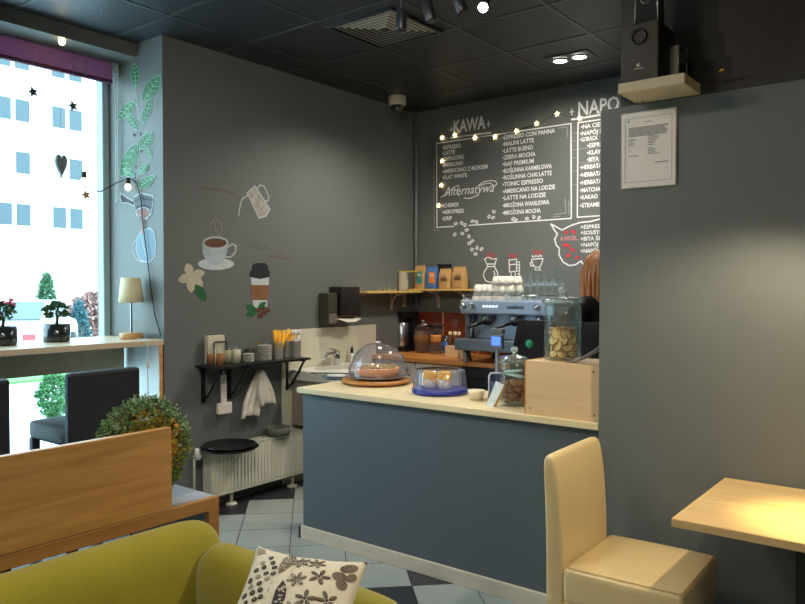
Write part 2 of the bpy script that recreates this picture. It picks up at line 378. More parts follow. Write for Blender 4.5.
pot('potted_plant', 'pink flowering plant in a dark round tub at the left end of the window bar', -4.43, 1.93, True)

# ------------------------------------------------------------------ dark bar chairs
navy = M('black_faux_leather', (22, 26, 30), .62, var=.1, scale=20, bump=.06, bscale=200)
def barchair(label, x, y, rz=0):
    t = T('bar_chair', label, 'chair', (x, y, 0), rz, 'black chairs at the window bar')
    B().box(-.03, .03, -.205, .205, .66, 1.05, .018).build('backrest', navy, t)
    soft(B().box(-.44, -.005, -.205, .205, .65, .765, .03).build('seat', navy, t), 1)
    for sx_, sy_ in ((-.40, -.18), (-.40, .18), (0, -.18), (0, .18)):
        B().box(sx_-.022, sx_+.022, sy_-.022, sy_+.022, 0, .665, .004).build('leg', navy, t)
    B().box(-.385, -.015, -.19, -.17, .22, .25).build('stretcher', navy, t)
    return t
barchair('black upholstered bar chair with its back to the divider, in front of the bar end', -3.70, 2.13)
barchair('black upholstered bar chair cut by the left edge of the photo', -3.72, 1.44)

# ------------------------------------------------------------------ string light and hanging ornaments at the window
dark_cable = M('dark_green_cable', (30, 40, 36), .6)
bulb_on = EM('glowing_bulb', (255, 214, 150), 14, (255, 240, 210)); bulb_s = EM('soft_glowing_bulb', (255, 226, 190), 2.2)
t = T('bulb_string_light', 'dark cable with bulbs hung across the window and down the painted reveal', 'string light')
A = [at(62, 34, 'X', -4.42), at(48, 48, 'X', -4.5)]
c1 = at(129, 180, 'Y', 2.775); c2 = at(140, 184, 'Y', 2.775)
pts = [at(84, 186, 'X', -4.6), at(100, 192, 'X', -4.6), at(116, 183, 'Y', 2.715), at(129, 178, 'Y', 2.772), at(137, 183, 'Y', 2.770), at(141, 200, 'Y', 2.772), at(143, 225, 'Y', 2.772), at(147, 255, 'Y', 2.772), at(151, 290, 'Y', 2.772), at(155, 315, 'Y', 2.772), at(161, 336, 'Y', 2.772)]
B().tube(pts, .004, 6).build('cable', dark_cable, t)
for (x, y, ax, v) in ((62, 41, 'X', -4.42), (128, 187, 'Y', 2.745), (84, 181, 'X', -4.6)):
    p = at(x, y, ax, v); s_ = B().tube([p+Vector((0, 0, .02)), p+Vector((0, 0, .06))], .016, 10).build('bulb_socket', dark_cable, t)
    B().sph(p, .02, 14, 10, (1, 1, 1.3)).build('bulb', bulb_on if y < 60 else bulb_s, s_)
def star(b, c, r, ax, th=.006, n=5, rot=0):
    pts = []
    for k in range(n*2):
        a = PI/2+rot+k*PI/n; q = r if k % 2 == 0 else r*.45
        pts.append(Vector((0, math.cos(a)*q, math.sin(a)*q)) if ax == 'X' else Vector((math.cos(a)*q, 0, math.sin(a)*q)))
    d = Vector((th, 0, 0)) if ax == 'X' else Vector((0, th, 0))
    b.prism([c+p-d/2 for p in pts], d)
thread = M('thin_thread', (110, 130, 130), .8)
for x, y, lab, cl, ytop in ((33, 92, 'dark star ornament hanging on a thread high in the window, the left one', (40, 56, 54), 64), (73, 106, 'dark star ornament hanging on a thread high in the window, the right one', (44, 60, 54), 73), (86, 195, 'straw coloured star ornament hanging low in the window', (176, 130, 84), 76)):
    p = at(x, y, 'X', -4.6); q = at(x-(0 if x > 40 else -9), 40, 'X', -4.55)
    t = T('star_ornament', lab, 'ornament', p, 0, None if x > 80 else 'dark stars hung in the window')
    b = B(); star(b, Vector((0, 0, 0)), .036, 'X', .008, rot=.3); b.build('star', M('star_%d' % x, cl, .6), t)
    B().tube([(0, 0, .03), (0, 0, 3.0-p.z)], .0012, 5).build('thread', thread, t)
p = at(61, 163, 'X', -4.6); t = T('heart_ornament', 'grey wicker heart shaped ornament hanging in the middle of the window', 'ornament', p)
b = B(); hp = []
for k in range(28):
    a = k/28*2*PI; hp.append(Vector((-.012, .0024*16*math.sin(a)**3*.95, .0052*(13*math.cos(a)-5*math.cos(2*a)-2*math.cos(3*a)-math.cos(4*a))-.01)))
b.prism(hp, (.024, 0, 0)); b.build('heart', M('grey_wicker', (120, 132, 134), .8, var=.4, scale=90, bump=1, bscale=120), t)
B().tube([(0, 0, .06), (0, 0, 3.0-p.z)], .0012, 5).build('thread', thread, t)

# ------------------------------------------------------------------ wall paintings
def paint(polys, name, mat, parent, ax, v, off=.0015):
    s = -1 if ax == 'Y' else 1; b = B(); vv = v+s*off
    for q_, poly in enumerate(polys): b.prism([at(x, y, ax, vv+s*q_*.00012) for x, y in poly], Vector((0, -.0004, 0)) if ax == 'Y' else Vector((.0004, 0, 0)))
    return b.build(name, mat, parent)
def ribbon(b, P, wd, nrm):
    P = [Vector(p) for p in P]; nrm = Vector(nrm)
    for p, q in zip(P, P[1:]):
        d = q-p
        if d.length < 1e-5: continue
        d.normalize(); s = d.cross(nrm)*wd/2; e = d*wd*.3
        b.prism([p-e-s, q+e-s, q+e+s, p-e+s], nrm*.0004)
def strokes(lines, name, mat, parent, ax, v, wd=.006, off=.002):
    s = -1 if ax == 'Y' else 1; b = B()
    for l in lines: ribbon(b, [at(x, y, ax, v+s*off) for x, y in l], wd, (0, -1, 0) if ax == 'Y' else (1, 0, 0))
    return b.build(name, mat, parent)
def ell(cx, cy, rx, ry, n=20, a0=0, a1=2*PI, rot=0):
    o = []
    for k in range(n+(0 if abs(a1-a0-2*PI) < .01 else 1)):
        a = a0+(a1-a0)*k/n; x, y = rx*math.cos(a), ry*math.sin(a); o.append((cx+x*math.cos(rot)-y*math.sin(rot), cy+x*math.sin(rot)+y*math.cos(rot)))
    return o
pw = M('white_wall_paint_drawing', (188, 196, 196), .6, var=.12, scale=30); pg = M('green_leaf_paint', (30, 96, 50), .6, var=.15, scale=20); pbl = M('black_drawing_paint', (26, 28, 32), .6)
pbr = M('brown_coffee_paint', (92, 58, 38), .6, var=.2, scale=30); pgr = M('grey_metal_paint', (66, 78, 86), .6, var=.25, scale=14); pcr = M('cream_petal_paint', (188, 178, 156), .6, var=.12, scale=30); ptan = M('tan_sleeve_paint', (128, 90, 56), .6); pbw = M('pale_grey_blue_drawing', (108, 134, 148), .6, var=.12, scale=12)
Rv = RY_
# leaf vine on the reveal
t = T('vine_painting', 'painted green coffee branch with white outlines on the window reveal', 'wall painting', at(140, 130, 'Y', Rv)); base = t.location.copy()
def rel(o, t): o.location = -t.location; return o
leaves = [((134, 63), (136, 87), 8), ((160, 75), (143, 102), 13), ((151, 98), (143, 124), 7), ((118, 120), (135, 101), 10), ((127, 113), (137, 130), 8), ((152, 133), (140, 149), 11), ((147, 147), (152, 158), 5), ((121, 177), (137, 143), 13), ((123, 169), (135, 176), 8), ((139, 174), (148, 164), 7), ((138, 188), (155, 176), 9)]
def leafpoly(a, c, wd, k=1.0):
    ax, ay = a; cx_, cy_ = c; dx, dy = cx_-ax, cy_-ay; L = math.hypot(dx, dy); nx, ny = -dy/L, dx/L; o = []
    for i in range(13):
        u = i/12; o.append((ax+dx*u+nx*wd/2*k*math.sin(PI*u)**.75, ay+dy*u+ny*wd/2*k*math.sin(PI*u)**.75))
    for i in range(11, 0, -1):
        u = i/12; o.append((ax+dx*u-nx*wd/2*k*math.sin(PI*u)**.75, ay+dy*u-ny*wd/2*k*math.sin(PI*u)**.75))
    return o
rel(paint([leafpoly(*l) for l in leaves], 'leaf_fill', pg, t, 'Y', Rv), t)
ol = [leafpoly(*l)+[leafpoly(*l)[0]] for l in leaves]
for (a, c, wd) in leaves:
    ol.append([a, c]); dx, dy = c[0]-a[0], c[1]-a[1]; L = math.hypot(dx, dy)
    for u in (.25, .42, .6, .78):
        q = (a[0]+dx*u, a[1]+dy*u); h = wd/2*.75*math.sin(PI*u)
        for s_ in (1, -1): ol.append([q, (q[0]-dy/L*h*s_-dx/L*h*.7, q[1]+dx/L*h*s_-dy/L*h*.7)])
ol += [[(135, 86), (137, 100), (139, 120), (140, 145), (138, 165), (137, 178), (140, 190)], [(139, 120), (143, 108)], [(138, 106), (134, 102)]]
rel(strokes(ol, 'leaf_outline', M('pale_green_outline', (150, 196, 172), .6), t, 'Y', Rv, .0034, .0042), t)
rel(paint([ell(134, 135, 1.2, 1.8, 8), ell(140, 134, 1.2, 1.8, 8), ell(137, 153, 1.2, 1.8, 8), ell(141, 151, 1.2, 1.6, 8), ell(136, 167, 1.2, 1.6, 8)], 'coffee_cherry', pbl, t, 'Y', Rv, .003), t)
# portafilter painting
t = T('portafilter_painting', 'painted espresso portafilter pouring coffee on the window reveal', 'wall painting', at(143, 207, 'Y', Rv))
rel(paint([[(134, 197), (141, 193), (153, 196), (153.5, 200), (151, 214), (147, 219), (139, 218), (135, 211), (134.5, 203)]], 'basket', pgr, t, 'Y', Rv), t)
rel(paint([[(121, 193), (126, 197), (133, 201), (134, 206), (128, 203), (122, 203), (120, 198)]], 'handle', pbl, t, 'Y', Rv, .002), t)
rel(paint([[(134.5, 200), (142, 197), (153, 199), (153, 201), (142, 199.5), (134.5, 202.5)], [(135.5, 208), (137, 206), (144, 205), (151, 206), (151, 208), (144, 207.5), (138, 209)]], 'groove', pbl, t, 'Y', Rv, .0022), t)
rel(paint([ell(143, 213, 6, 4.5, 16), [(142, 215), (145, 215), (144, 234), (141.5, 234)]], 'coffee_stream', M('pinkish_brown_coffee', (150, 104, 96), .6), t, 'Y', Rv, .0028), t)
rel(strokes([[(134, 197), (141, 193), (153, 196), (153.5, 200), (151, 214), (147, 219), (139, 218), (135, 211), (134.5, 203)], [(134, 206), (128, 203), (122, 203), (120, 198), (121, 193), (126, 197), (133, 201)], ell(143, 213, 7, 5.5, 16)], 'outline', pw, t, 'Y', Rv, .006, .0032), t)
t = T('white_cup_painting', 'painted pale cup lying on its side on the window reveal above the lamp', 'wall painting', at(144, 245, 'Y', Rv))
rel(paint([[(141, 231), (150, 228), (154, 232), (156, 244), (155, 256), (150, 262), (144, 262), (139, 258), (136, 250), (137, 238)]], 'cup_fill', pbw, t, 'Y', Rv), t)
rel(strokes([[(141, 231), (150, 228), (154, 232), (156, 244), (155, 256), (150, 262), (144, 262), (139, 258), (136, 250), (137, 238), (141, 231)], [(136, 240), (132.5, 244), (133, 253), (137, 260), (143, 262)], [(141, 231), (143, 245), (147, 258)]], 'outline', pw, t, 'Y', Rv, .006, .0025), t)
# paintings on the left wall
t = T('coffee_cup_painting', 'painted white cup of steaming coffee with saucer on the dark wall', 'wall painting', at(215, 250, 'X', WX))
rel(paint([ell(216, 264, 18, 6, 24)], 'saucer', pw, t, 'X', WX), t)
rel(paint([[(202, 243), (202.5, 252), (206, 261), (212, 265.5), (219, 265.5), (224, 261), (227, 252), (228, 243), (222, 238), (208, 237.5)]], 'cup', M('cup_body_paint', (168, 182, 188), .6, var=.15, scale=16), t, 'X', WX, .0022), t)
rel(paint([ell(215.5, 243, 11, 4.6, 20)], 'coffee', pbr, t, 'X', WX, .003), t)
rel(strokes([ell(215.5, 243, 12.5, 6, 22)+[(228, 243)], [(228, 247), (232, 244), (236, 246), (235.5, 252), (231, 257), (226, 257)]], 'rim_and_handle', pw, t, 'X', WX, .011, .0035), t)
rel(strokes([[(214, 239), (209, 232), (210, 225), (215, 219), (214, 211), (213, 206)], [(216, 238), (222, 231), (221, 224), (216, 218), (214, 213)], [(218, 232), (214, 228), (216, 222)]], 'steam', M('steam_paint', (136, 132, 126), .7), t, 'X', WX, .009, .0015), t)
t = T('milk_jug_painting', 'painted steel milk jug pouring, high on the dark wall', 'wall painting', at(255, 202, 'X', WX))
rel(paint([[(247, 193), (255, 186), (270, 209), (266, 216), (259, 218), (254, 210)]], 'jug', M('pale_jug_paint', (158, 156, 146), .6, var=.3, scale=18), t, 'X', WX), t)
rel(strokes([[(247, 193), (255, 186), (270, 209), (266, 216), (259, 218), (247, 193)], [(248, 195), (242, 199), (240, 206), (238.5, 216)], [(257, 189), (260, 185), (264, 186), (269, 197), (268, 201), (264, 201)]], 'outline', pw, t, 'X', WX, .009, .0025), t)
t = T('flower_painting', 'painted cream five petal flower with a green leaf on the dark wall', 'wall painting', at(190, 280, 'X', WX))
rel(paint([leafpoly((191, 276), c, 9) for c in ((187, 263), (205, 272), (203, 286), (191, 293), (178, 281))], 'petals', pcr, t, 'X', WX), t)
rel(paint([leafpoly((195, 284), (206, 301), 9)], 'leaf', pg, t, 'X', WX, .002), t)
t = T('takeaway_cup_painting', 'painted takeaway coffee cup with black lid and brown sleeve on the dark wall', 'wall painting', at(260, 290, 'X', WX))
rel(paint([[(251, 277), (269, 277), (267, 306), (265, 308), (254, 308), (253, 306)]], 'cup', pw, t, 'X', WX), t)
rel(paint([[(250.5, 285), (269, 285), (268, 300), (252, 300)]], 'sleeve', ptan, t, 'X', WX, .0022), t)
rel(paint([[(250, 277), (249.5, 272), (252, 270), (252, 265), (256, 263), (265, 263), (268, 266), (268.5, 270), (270, 272), (269.5, 277), (260, 279)]], 'lid', pbl, t, 'X', WX, .0022), t)
rel(paint([leafpoly((257, 311), (246, 305), 6), leafpoly((257, 312), (246, 315), 6), leafpoly((258, 308), (266, 302), 5)], 'leaf', pg, t, 'X', WX, .003), t)
rel(paint([ell(258, 310, 3, 2.4, 10), ell(263, 308, 3, 2.2, 10), ell(260, 316, 3.2, 2.6, 10), ell(268, 310, 2.6, 2, 10), ell(264, 313, 3, 2.2, 10)], 'coffee_beans', pbr, t, 'X', WX, .0028), t)
t = T('faded_red_writing', 'faint faded red and green painted writing on the dark wall', 'wall painting', at(215, 188, 'X', WX))
rel(strokes([[(196, 187), (200, 189), (204, 186), (208, 190), (213, 188), (217, 191), (222, 189), (228, 192), (234, 194)], [(270, 256), (275, 258), (280, 255), (284, 259), (291, 257)]], 'red_marks', M('faded_red_paint', (112, 80, 78), .7), t, 'X', WX, .008, .0012), t)
rel(strokes([[(250, 247), (256, 245), (260, 249), (266, 247), (272, 250)]], 'green_marks', M('faded_green_paint', (84, 98, 78), .7), t, 'X', WX, .010, .0012), t)

# ------------------------------------------------------------------ chalk menu on the back wall
chalk = M('white_chalk_paint', (244, 246, 242), .7, var=.1, scale=60); chalk_thin = M('grey_chalk_line', (150, 154, 150), .7, var=.1, scale=60); redp = M('red_chalk_paint', (206, 52, 56), .7); 
def text(name, s, x0, y0, x1, hpx, parent, mat=chalk, v=WY, off=.002, bold=0, shear=0, y1=None, ax='Y'):
    """lettering between two points of the wall: baseline starts at (x0, y0), ends at x1"""
    c = bpy.data.curves.new('lettering', 'FONT'); c.body = s; c.size = 1; c.resolution_u = 2; c.shear = shear; c.offset = bold; c.extrude = .0004
    o = bpy.data.objects.new('lettering', c); COL.objects.link(o); dg = bpy.context.evaluated_depsgraph_get(); me = bpy.data.meshes.new_from_object(o.evaluated_get(dg)); bpy.data.objects.remove(o)
    xs = [q.co.x for q in me.vertices]; wd = max(xs)-min(xs); mn = min(xs)
    p = at(x0, y0, ax, v-off); q = at(x1, y0, ax, v-off); hh = abs(at(x0, y0-hpx, ax, v-off).z-p.z)
    sx_ = (q.x-p.x)/wd; sz = hh/.72
    for k in me.vertices: x, y, z = k.co; k.co = ((x-mn)*sx_, -z, y*sz)
    r = bpy.data.objects.new(name, me); COL.objects.link(r); me.materials.append(mat); r.location = p
    if parent: r.parent = parent; r.location = p-parent.location
    return r
t = T('chalk_menu', 'white chalk coffee menu headed KAWA with a drawn border on the back wall', 'menu', at(505, 170, 'Y', WY))
hd = text('heading', 'KAWA', 453.5, 133.0, 485.5, 12.5, t, bold=.03)
rel(strokes([[(450.5, 137.5), (491, 132.2)], [(450.5, 138.3), (491, 133)], [(451.3, 127), (451.3, 132)], [(449.5, 129.6), (453, 129.4)], [(488.5, 121), (488.5, 127)], [(486.8, 124.2), (490.2, 123.8)]], 'heading_underline', chalk, t, 'Y', WY, .008), t)
rel(strokes([[(436.5, 143.5), (571, 123.5), (571.3, 218.3), (469, 225.4)], [(454, 226.3), (437, 227.4), (436.5, 143.5)]], 'menu_frame', chalk, t, 'Y', WY, .010), t)
rel(strokes([[(439, 230), (434.5, 230.5), (434, 205)], [(434, 205), (433.8, 160)], [(438.5, 143), (436, 141), (436, 150)], [(558, 128.3), (567, 126.8), (567.2, 137)], [(565, 199), (566, 212.8), (554, 214.6)], [(553, 217), (560, 216.3)], [(568.8, 201), (568.8, 214)]], 'corner_ornament', chalk_thin, t, 'Y', WY, .008), t)
L1 = [('ESPRESSO', 149.9, 461), ('LATTE', 155.4, 455), ('CAPPUCCINO', 161.2, 464), ('AMERICANO', 167.3, 463), ('AMERICANO Z MLEKIEM', 173.5, 487.6), ('FLAT WHITE', 179.6, 467), ('CHEMEX', 207.6, 459), ('AEROPRESS', 214.1, 463.7), ('DRIP', 220.6, 452)]
for s_, y, x1 in L1: text('menu_line', '•'+s_, 442.2, y, x1, 4.0, t, bold=.022)
L2 = [('ESPRESSO CON PANNA', 139.9, 555), ('MALINI LATTE', 146.3, 534), ('LATTE BUENO', 153.0, 533), ('ZEBRA MOCHA', 159.7, 535.5), ('RAF PREMIUM', 166.4, 533.7), ('ROŚLINNA KARMELOWA', 173.2, 551.8), ('ROŚLINNA CHAI LATTE', 179.9, 551.8), ('TONIC ESPRESSO', 186.5, 542.9), ('AMERICANO NA LODZIE', 193.4, 555), ('LATTE NA LODZIE', 200.2, 545.8), ('MROŻONA WANILIOWA', 207.6, 549.2), ('MROŻONA MOCHA', 215.0, 540.7)]
for s_, y, x1 in L2: text('menu_line', '•'+s_, 502.6, y, x1, 4.3, t, bold=.022)
text('script_heading', 'Alternatywa', 443.5, 196.2, 494, 9, t, bold=.0, shear=.35)
rel(strokes([[(441, 197), (446, 195), (452, 189), (458, 185)], [(464, 198), (470, 198.5), (478, 195), (480, 191)], [(478, 186), (483, 182), (490, 180.5), (495.5, 181), (497, 184), (494.5, 186), (490, 183), (484, 184), (479, 186)], [(459, 186), (457, 192), (459, 196)]], 'script_flourish', chalk, t, 'Y', WY, .008), t)
t = T('chalk_menu', 'white chalk menu headed NAPOJE, partly hidden behind the grey partition', 'menu', at(590, 170, 'Y', WY))
text('heading', 'NAPOJE', 578.2, 116.2, 631.5, 14.5, t, bold=.02)
rel(strokes([[(571.5, 119), (640, 108)], [(571.5, 120), (640, 109.2)], [(571.8, 109), (571.8, 115)], [(570, 112), (573.6, 111.6)]], 'heading_underline', chalk, t, 'Y', WY, .008), t)
rel(strokes([[(650, 112), (578, 122.8), (577.3, 217.2), (650, 212.5)]], 'menu_frame', chalk, t, 'Y', WY, .010), t)
rel(strokes([[(572.5, y), (577, y-.3)] for y in (133, 141, 150, 158, 171, 185)]+[[(579, 149), (588, 148)], [(579, 163), (600, 161.5)]], 'tick_mark', chalk_thin, t, 'Y', WY, .005), t)
for s_, x0, y, x1 in [('NA CIEPŁO', 581, 129, 610), ('NAPÓJ PIERNIKOWY', 580, 135.8, 634), ('GORĄCA', 580, 141.8, 597.5), ('ESPRESSO', 587, 147.8, 612), ('KLAWI', 587, 154.9, 604), ('BITA', 587, 161.8, 598.8), ('HERBATA', 580, 169.6, 602), ('HERBATA', 580, 177.2, 602), ('HERBATA', 580, 184.9, 602), ('MATCHA', 580, 192.4, 600.5), ('KAKAO', 580, 199.5, 597.6), ('STEAMER', 580, 207.6, 603)]:
    text('menu_line', '•'+s_, x0, y, x1, 4.3, t, bold=.022)
t = T('speech_bubble_drawing', 'chalk drawn cat shaped bubble reading A MOŻE on the back wall', 'wall drawing', at(575, 240, 'Y', WY))
rel(strokes([[(600, 219), (590, 221.5), (580, 222.5), (571, 225.5), (562, 230), (551, 224), (554, 229.5), (557.4, 234), (554.7, 239), (556.5, 245.5), (559.3, 248), (559, 254.7), (563, 262), (569.3, 265.6), (575.6, 264.7), (581, 261), (584, 265.5), (589, 258), (600, 260)]], 'outline', chalk, t, 'Y', WY, .012), t)
text('bubble_text', 'A MOŻE...', 560, 240.6, 579, 4, t, M('pink_chalk', (222, 150, 150), .7), bold=.022)
rel(paint([leafpoly(a, c, 3) for a, c in (((564, 234), (568, 231)), ((571, 230), (576, 233.5)), ((562, 246), (568, 244)), ((565, 244), (570, 247)), ((570, 248), (575, 252)), ((565.5, 257), (571, 254.5)), ((575, 259), (579.5, 256)))], 'red_marks', redp, t, 'Y', WY, .002), t)
for s_, y in (('+ESPRESSO', 229), ('+SOS/SYROP', 234.8), ('+BITA ŚMIETANA', 240.8), ('+NAPÓJ', 246.8), ('+NAPÓJ', 252.9)): text('bubble_line', s_, 580.6, y, 580.6+len(s_)*2.9, 4, t, bold=.022)
t = T('chemex_drawing', 'chalk drawing of a round bellied coffee brewer priced 22,0 above the espresso machine', 'wall drawing', at(490, 270, 'Y', WY))
rel(strokes([[(484.5, 259), (487, 264), (487.5, 267), (484, 272), (483.5, 276), (486, 281), (491, 282.5), (496, 280.5), (498, 276), (497.5, 272), (494.5, 267), (495, 264), (496.5, 258.5)], [(484.5, 259), (488, 257), (492, 259), (496.5, 258.5)], [(487, 264), (495, 264)], [(487.3, 266.5), (494.6, 266.5)], [(494, 271), (494.8, 275)]], 'outline', chalk, t, 'Y', WY, .010), t)
text('price', '22,0', 486, 257, 494.5, 3.8, t, redp, bold=.022)
t = T('press_drawing', 'chalk drawing of an upright coffee press priced 15,0 above the espresso machine', 'wall drawing', at(514, 270, 'Y', WY))
rel(strokes([[(509, 260), (516.5, 259), (516.5, 271), (509.5, 272), (509, 260)], [(509, 265), (516.5, 264)], [(511, 272), (511.5, 281)], [(515, 272), (515.5, 281)], [(510, 281.5), (517, 281)], [(517, 262), (519.5, 262), (519.5, 279), (517, 279)]]+[[(517.2, y), (519.2, y)] for y in (265, 268, 271, 274, 277)], 'outline', chalk, t, 'Y', WY, .009), t)
text('price', '15,0', 509, 257.8, 517, 3.8, t, redp, bold=.022)
t = T('dripper_drawing', 'chalk drawing of a cup shaped dripper priced 15,0 above the stacked glasses', 'wall drawing', at(537, 262, 'Y', WY))
rel(strokes([[(531.5, 259.5), (543, 258.5), (541.5, 264), (539.5, 267), (535.5, 267.3), (533, 264.5), (531.5, 259.5)], [(532, 262), (530, 263), (531, 266), (534, 266)], [(532, 257), (542, 256)], [(532, 255.5), (534, 257), (536, 255.2), (538, 256.8), (540, 255)], [(536, 267), (535, 270), (540.5, 270), (539.5, 267)]], 'outline', chalk, t, 'Y', WY, .009), t)
text('price', '15,0', 533, 254.2, 542, 3.8, t, redp, bold=.022)
t = T('bean_drawing', 'trail of chalk coffee beans drawn across the bottom of the coffee menu', 'wall drawing', at(470, 235, 'Y', WY))
be = [(455.8, 223.6), (461.7, 223), (465, 225), (472.6, 221.3), (476.7, 222), (489, 216.5), (493, 217.5), (493.8, 211.7), (454.8, 234.5), (466.7, 230), (462.4, 233.5), (469, 236.5), (472.2, 241), (469.2, 243.4), (477, 248), (481.5, 249), (475.5, 254), (472, 249.5), (513.2, 218.8), (527, 218.5), (533.8, 217), (539, 217.7), (515.6, 220)]
rel(paint([ell(x, y, 2.1, 1.7, 10, rot=i) for i, (x, y) in enumerate(be)], 'bean', chalk, t, 'Y', WY, .002), t)
rel(strokes([[(x-.9, y-.8), (x+.1, y), (x+1, y+.8)] for x, y in be], 'bean_groove', M('dark_groove_paint', (60, 62, 60), .7), t, 'Y', WY, .006, .0052), t)

# star string light on the menu
star_em = EM('glowing_star', (255, 224, 160), 5, (255, 240, 210))
t = T('star_string_light', 'string of small glowing warm stars pinned over the chalk menu frame', 'string light', at(500, 135, 'Y', WY-.012))
sp = [(438.6, 205.5), (441.2, 185.2), (442, 161), (442, 137.7), (454.7, 135), (474.8, 137.7), (494.9, 137), (516.5, 131), (536.6, 123.6), (557, 114), (579.8, 118.4), (600, 109)]
rel(B().tube([at(x, y-(.8 if k % 2 else -.8), 'Y', WY-.008) for k, (x, y) in enumerate(sp)], .0022, 5).build('cable', M('thin_dark_wire', (52, 56, 50), .6), t), t)
for x, y in sp[:-1]:
    b = B(); star(b, at(x, y, 'Y', WY-.016), .022, 'Y', .008, rot=random.uniform(-.3, .3)); rel(b.build('star_lamp', star_em, t), t)

# ------------------------------------------------------------------ service counter
def zt(x, y, z): return at(x, y, 'Z', z)
t = T('service_counter', 'slate blue painted service counter with pale baseboard at the centre of the room', 'counter', (-3.15, 3.08, 0))
B().box(0, 1.857, 0, .50, 0, .868).build('counter_body', counter_paint, t)
b = B(); b.box(-.022, 1.857, -.02, 0, .0, .075, .003); b.box(-.022, 0, -.02, .5, 0, .075, .003); b.build('baseboard', M('whitewashed_baseboard', (204, 192, 174), .5, var=.08, scale=8, stretch=(1, 8, 8)), t)
single(B().box(-3.172, -1.296, 3.05, 3.62, .8685, .9, .003), 'countertop', birch, 'pale birch countertop lying on the slate blue service counter', 'countertop')

# ------------------------------------------------------------------ radiator
rad = M('ivory_radiator_enamel', (208, 204, 186), .35, var=.02)
t = T('radiator', 'cream panel radiator standing on two feet under the black shelf', 'radiator', (-4.07, 3.05, 0))
b = B(); b.box(.082, .09, 0, 1.15, .095, .408)
for k in range(38): b.box(.088, .0955, .008+k*.030, .008+k*.030+.019, .115, .385, .003)
b.build('front_panel', rad, t)
B().box(.0, .008, 0, 1.15, .095, .408).build('rear_panel', rad, t)
B().box(0, .092, -.003, .004, .098, .412).build('end_panel', rad, t); B().box(0, .092, 1.146, 1.153, .098, .412).build('end_panel', rad, t)
b = B(); b.box(0, .094, -.003, .016, .408, .414); b.box(0, .014, .0, 1.15, .408, .414); b.box(.08, .094, 0, 1.15, .408, .414)
for k in range(56): b.box(.012, .082, .02+k*.02, .027+k*.02, .407, .412)
b.build('top_grille', rad, t)
slot = M('radiator_slot', (126, 120, 104), .6)
b = B()
for k in range(37): b.box(.0958, .0965, .022+k*.030, .032+k*.030, .392, .396)
b.build('slot_row', slot, t)
for y in (.20, .77):
    b = B(); b.tube([(.045, y, .015), (.045, y, .11)], .013, 12); b.lathe([(0, 0), (.042, 0), (.038, .012), (.014, .018), (0, .018)], (.045, y, 0)); b.build('foot', rad, t)
t = T('radiator_valve', 'white radiator valve on pipes at the left end of the radiator', 'valve', (-4.03, 3.0, 0))
B().tube([(-.04, -.02, 0), (-.04, -.02, .38), (0, -.02, .38), (0, .04, .38)], .009, 10).build('pipe', rad, t)
B().tube([(0, -.02, .36), (0, -.02, .43)], .022, 14).build('valve_head', M('white_valve_head', (216, 214, 204), .4), t)

t = T('tray_stack', 'pile of two round black trays lying on the left end of the radiator', 'tray', Vector((-3.912, 3.145, .416)))
B().lathe([(0, 0), (.165, 0), (.19, .016), (.194, .016), (.168, -.002), (0, -.002)], n=40).build('lower_tray', black, t)
B().lathe([(0, .016), (.15, .016), (.172, .034), (.176, .034), (.153, .012), (0, .012)], n=40).build('upper_tray', black, t)
single(B().lathe([(0, 0), (.082, 0), (.090, .06), (.087, .06), (.078, .006), (0, .006)], n=28), 'felt_bowl', M('grey_green_felt', (92, 94, 84), .9, bump=.4), 'small grey green bowl on the radiator near the counter', 'bowl', (-4.0, 3.66, .4165))

# ------------------------------------------------------------------ black wall shelf with tableware
t = T('wall_shelf', 'black wall shelf with three brackets above the radiator', 'shelf', (WX+.001, 3.02, .955))
B().box(0, .225, 0, .86, 0, .015, .001).build('shelf_board', black, t)
for y in (.06, .28, .82):
    b = B(); b.box(0, .012, y-.014, y+.014, -.24, 0); b.box(0, .2, y-.014, y+.014, -.012, 0)
    b.tube([(.012, y, -.22), (.06, y, -.19), (.14, y, -.09), (.19, y, -.012)], .009, 8); b.build('bracket', black, t)
SZ = .9705
def on(x, y, X=-4.0): p = at(x, y, 'X', X); p.z = SZ; return p
t = T('napkin_holder', 'black wire napkin holder with a stack of cream napkins on the black shelf', 'napkin holder', (-4.05, 3.10, SZ))
B().box(-.04, .0, -.02, .12, .004, .195, .004).build('napkins', M('cream_napkins', (206, 198, 172), .9, bump=.3), t)
B().tube([(.012, .02, 0), (.012, .02, .145), (.012, .03, .152), (.012, .115, .152), (.012, .125, .145), (.012, .125, 0)], .005, 6).build('wire_frame', black, t)
B().box(-.045, .03, -.02, .13, 0, .004).build('foot_plate', black, t)
for x, y, X, c, lab, h, r in ((211, 366, -4.0, (168, 104, 60), 'small glass jar of brown sugar at the left end of the black shelf', .105, .028), (220.5, 367.5, -3.945, (176, 110, 66), 'glass jar of brown sugar in front of the napkins on the black shelf', .11, .030), (236.5, 364, -3.975, (222, 212, 186), 'taller glass jar of white sugar on the black shelf', .13, .033), (229, 361, -4.03, (208, 196, 160), 'glass jar of pale sugar half hidden behind the other jars on the black shelf', .12, .028)):
    t = T('sugar_jar', lab, 'jar', on(x, y, X), 0, 'sugar jars on the black shelf')
    B().lathe([(0, 0), (r, 0), (r, h*.78), (r*.9, h*.86), (r*.92, h), (r*.84, h), (r*.82, h*.86), (r*.93, h*.76), (r*.93, .004), (0, .004)], n=24).build('jar_glass', glass, t)
    B().lathe([(0, .005), (r*.92, .005), (r*.92, h*.74), (0, h*.76)], n=20).build('sugar', M('sugar_%d' % c[2], c, .9, bump=.3), t)
sc = M('grey_white_saucer', (190, 186, 174), .3, var=.03)
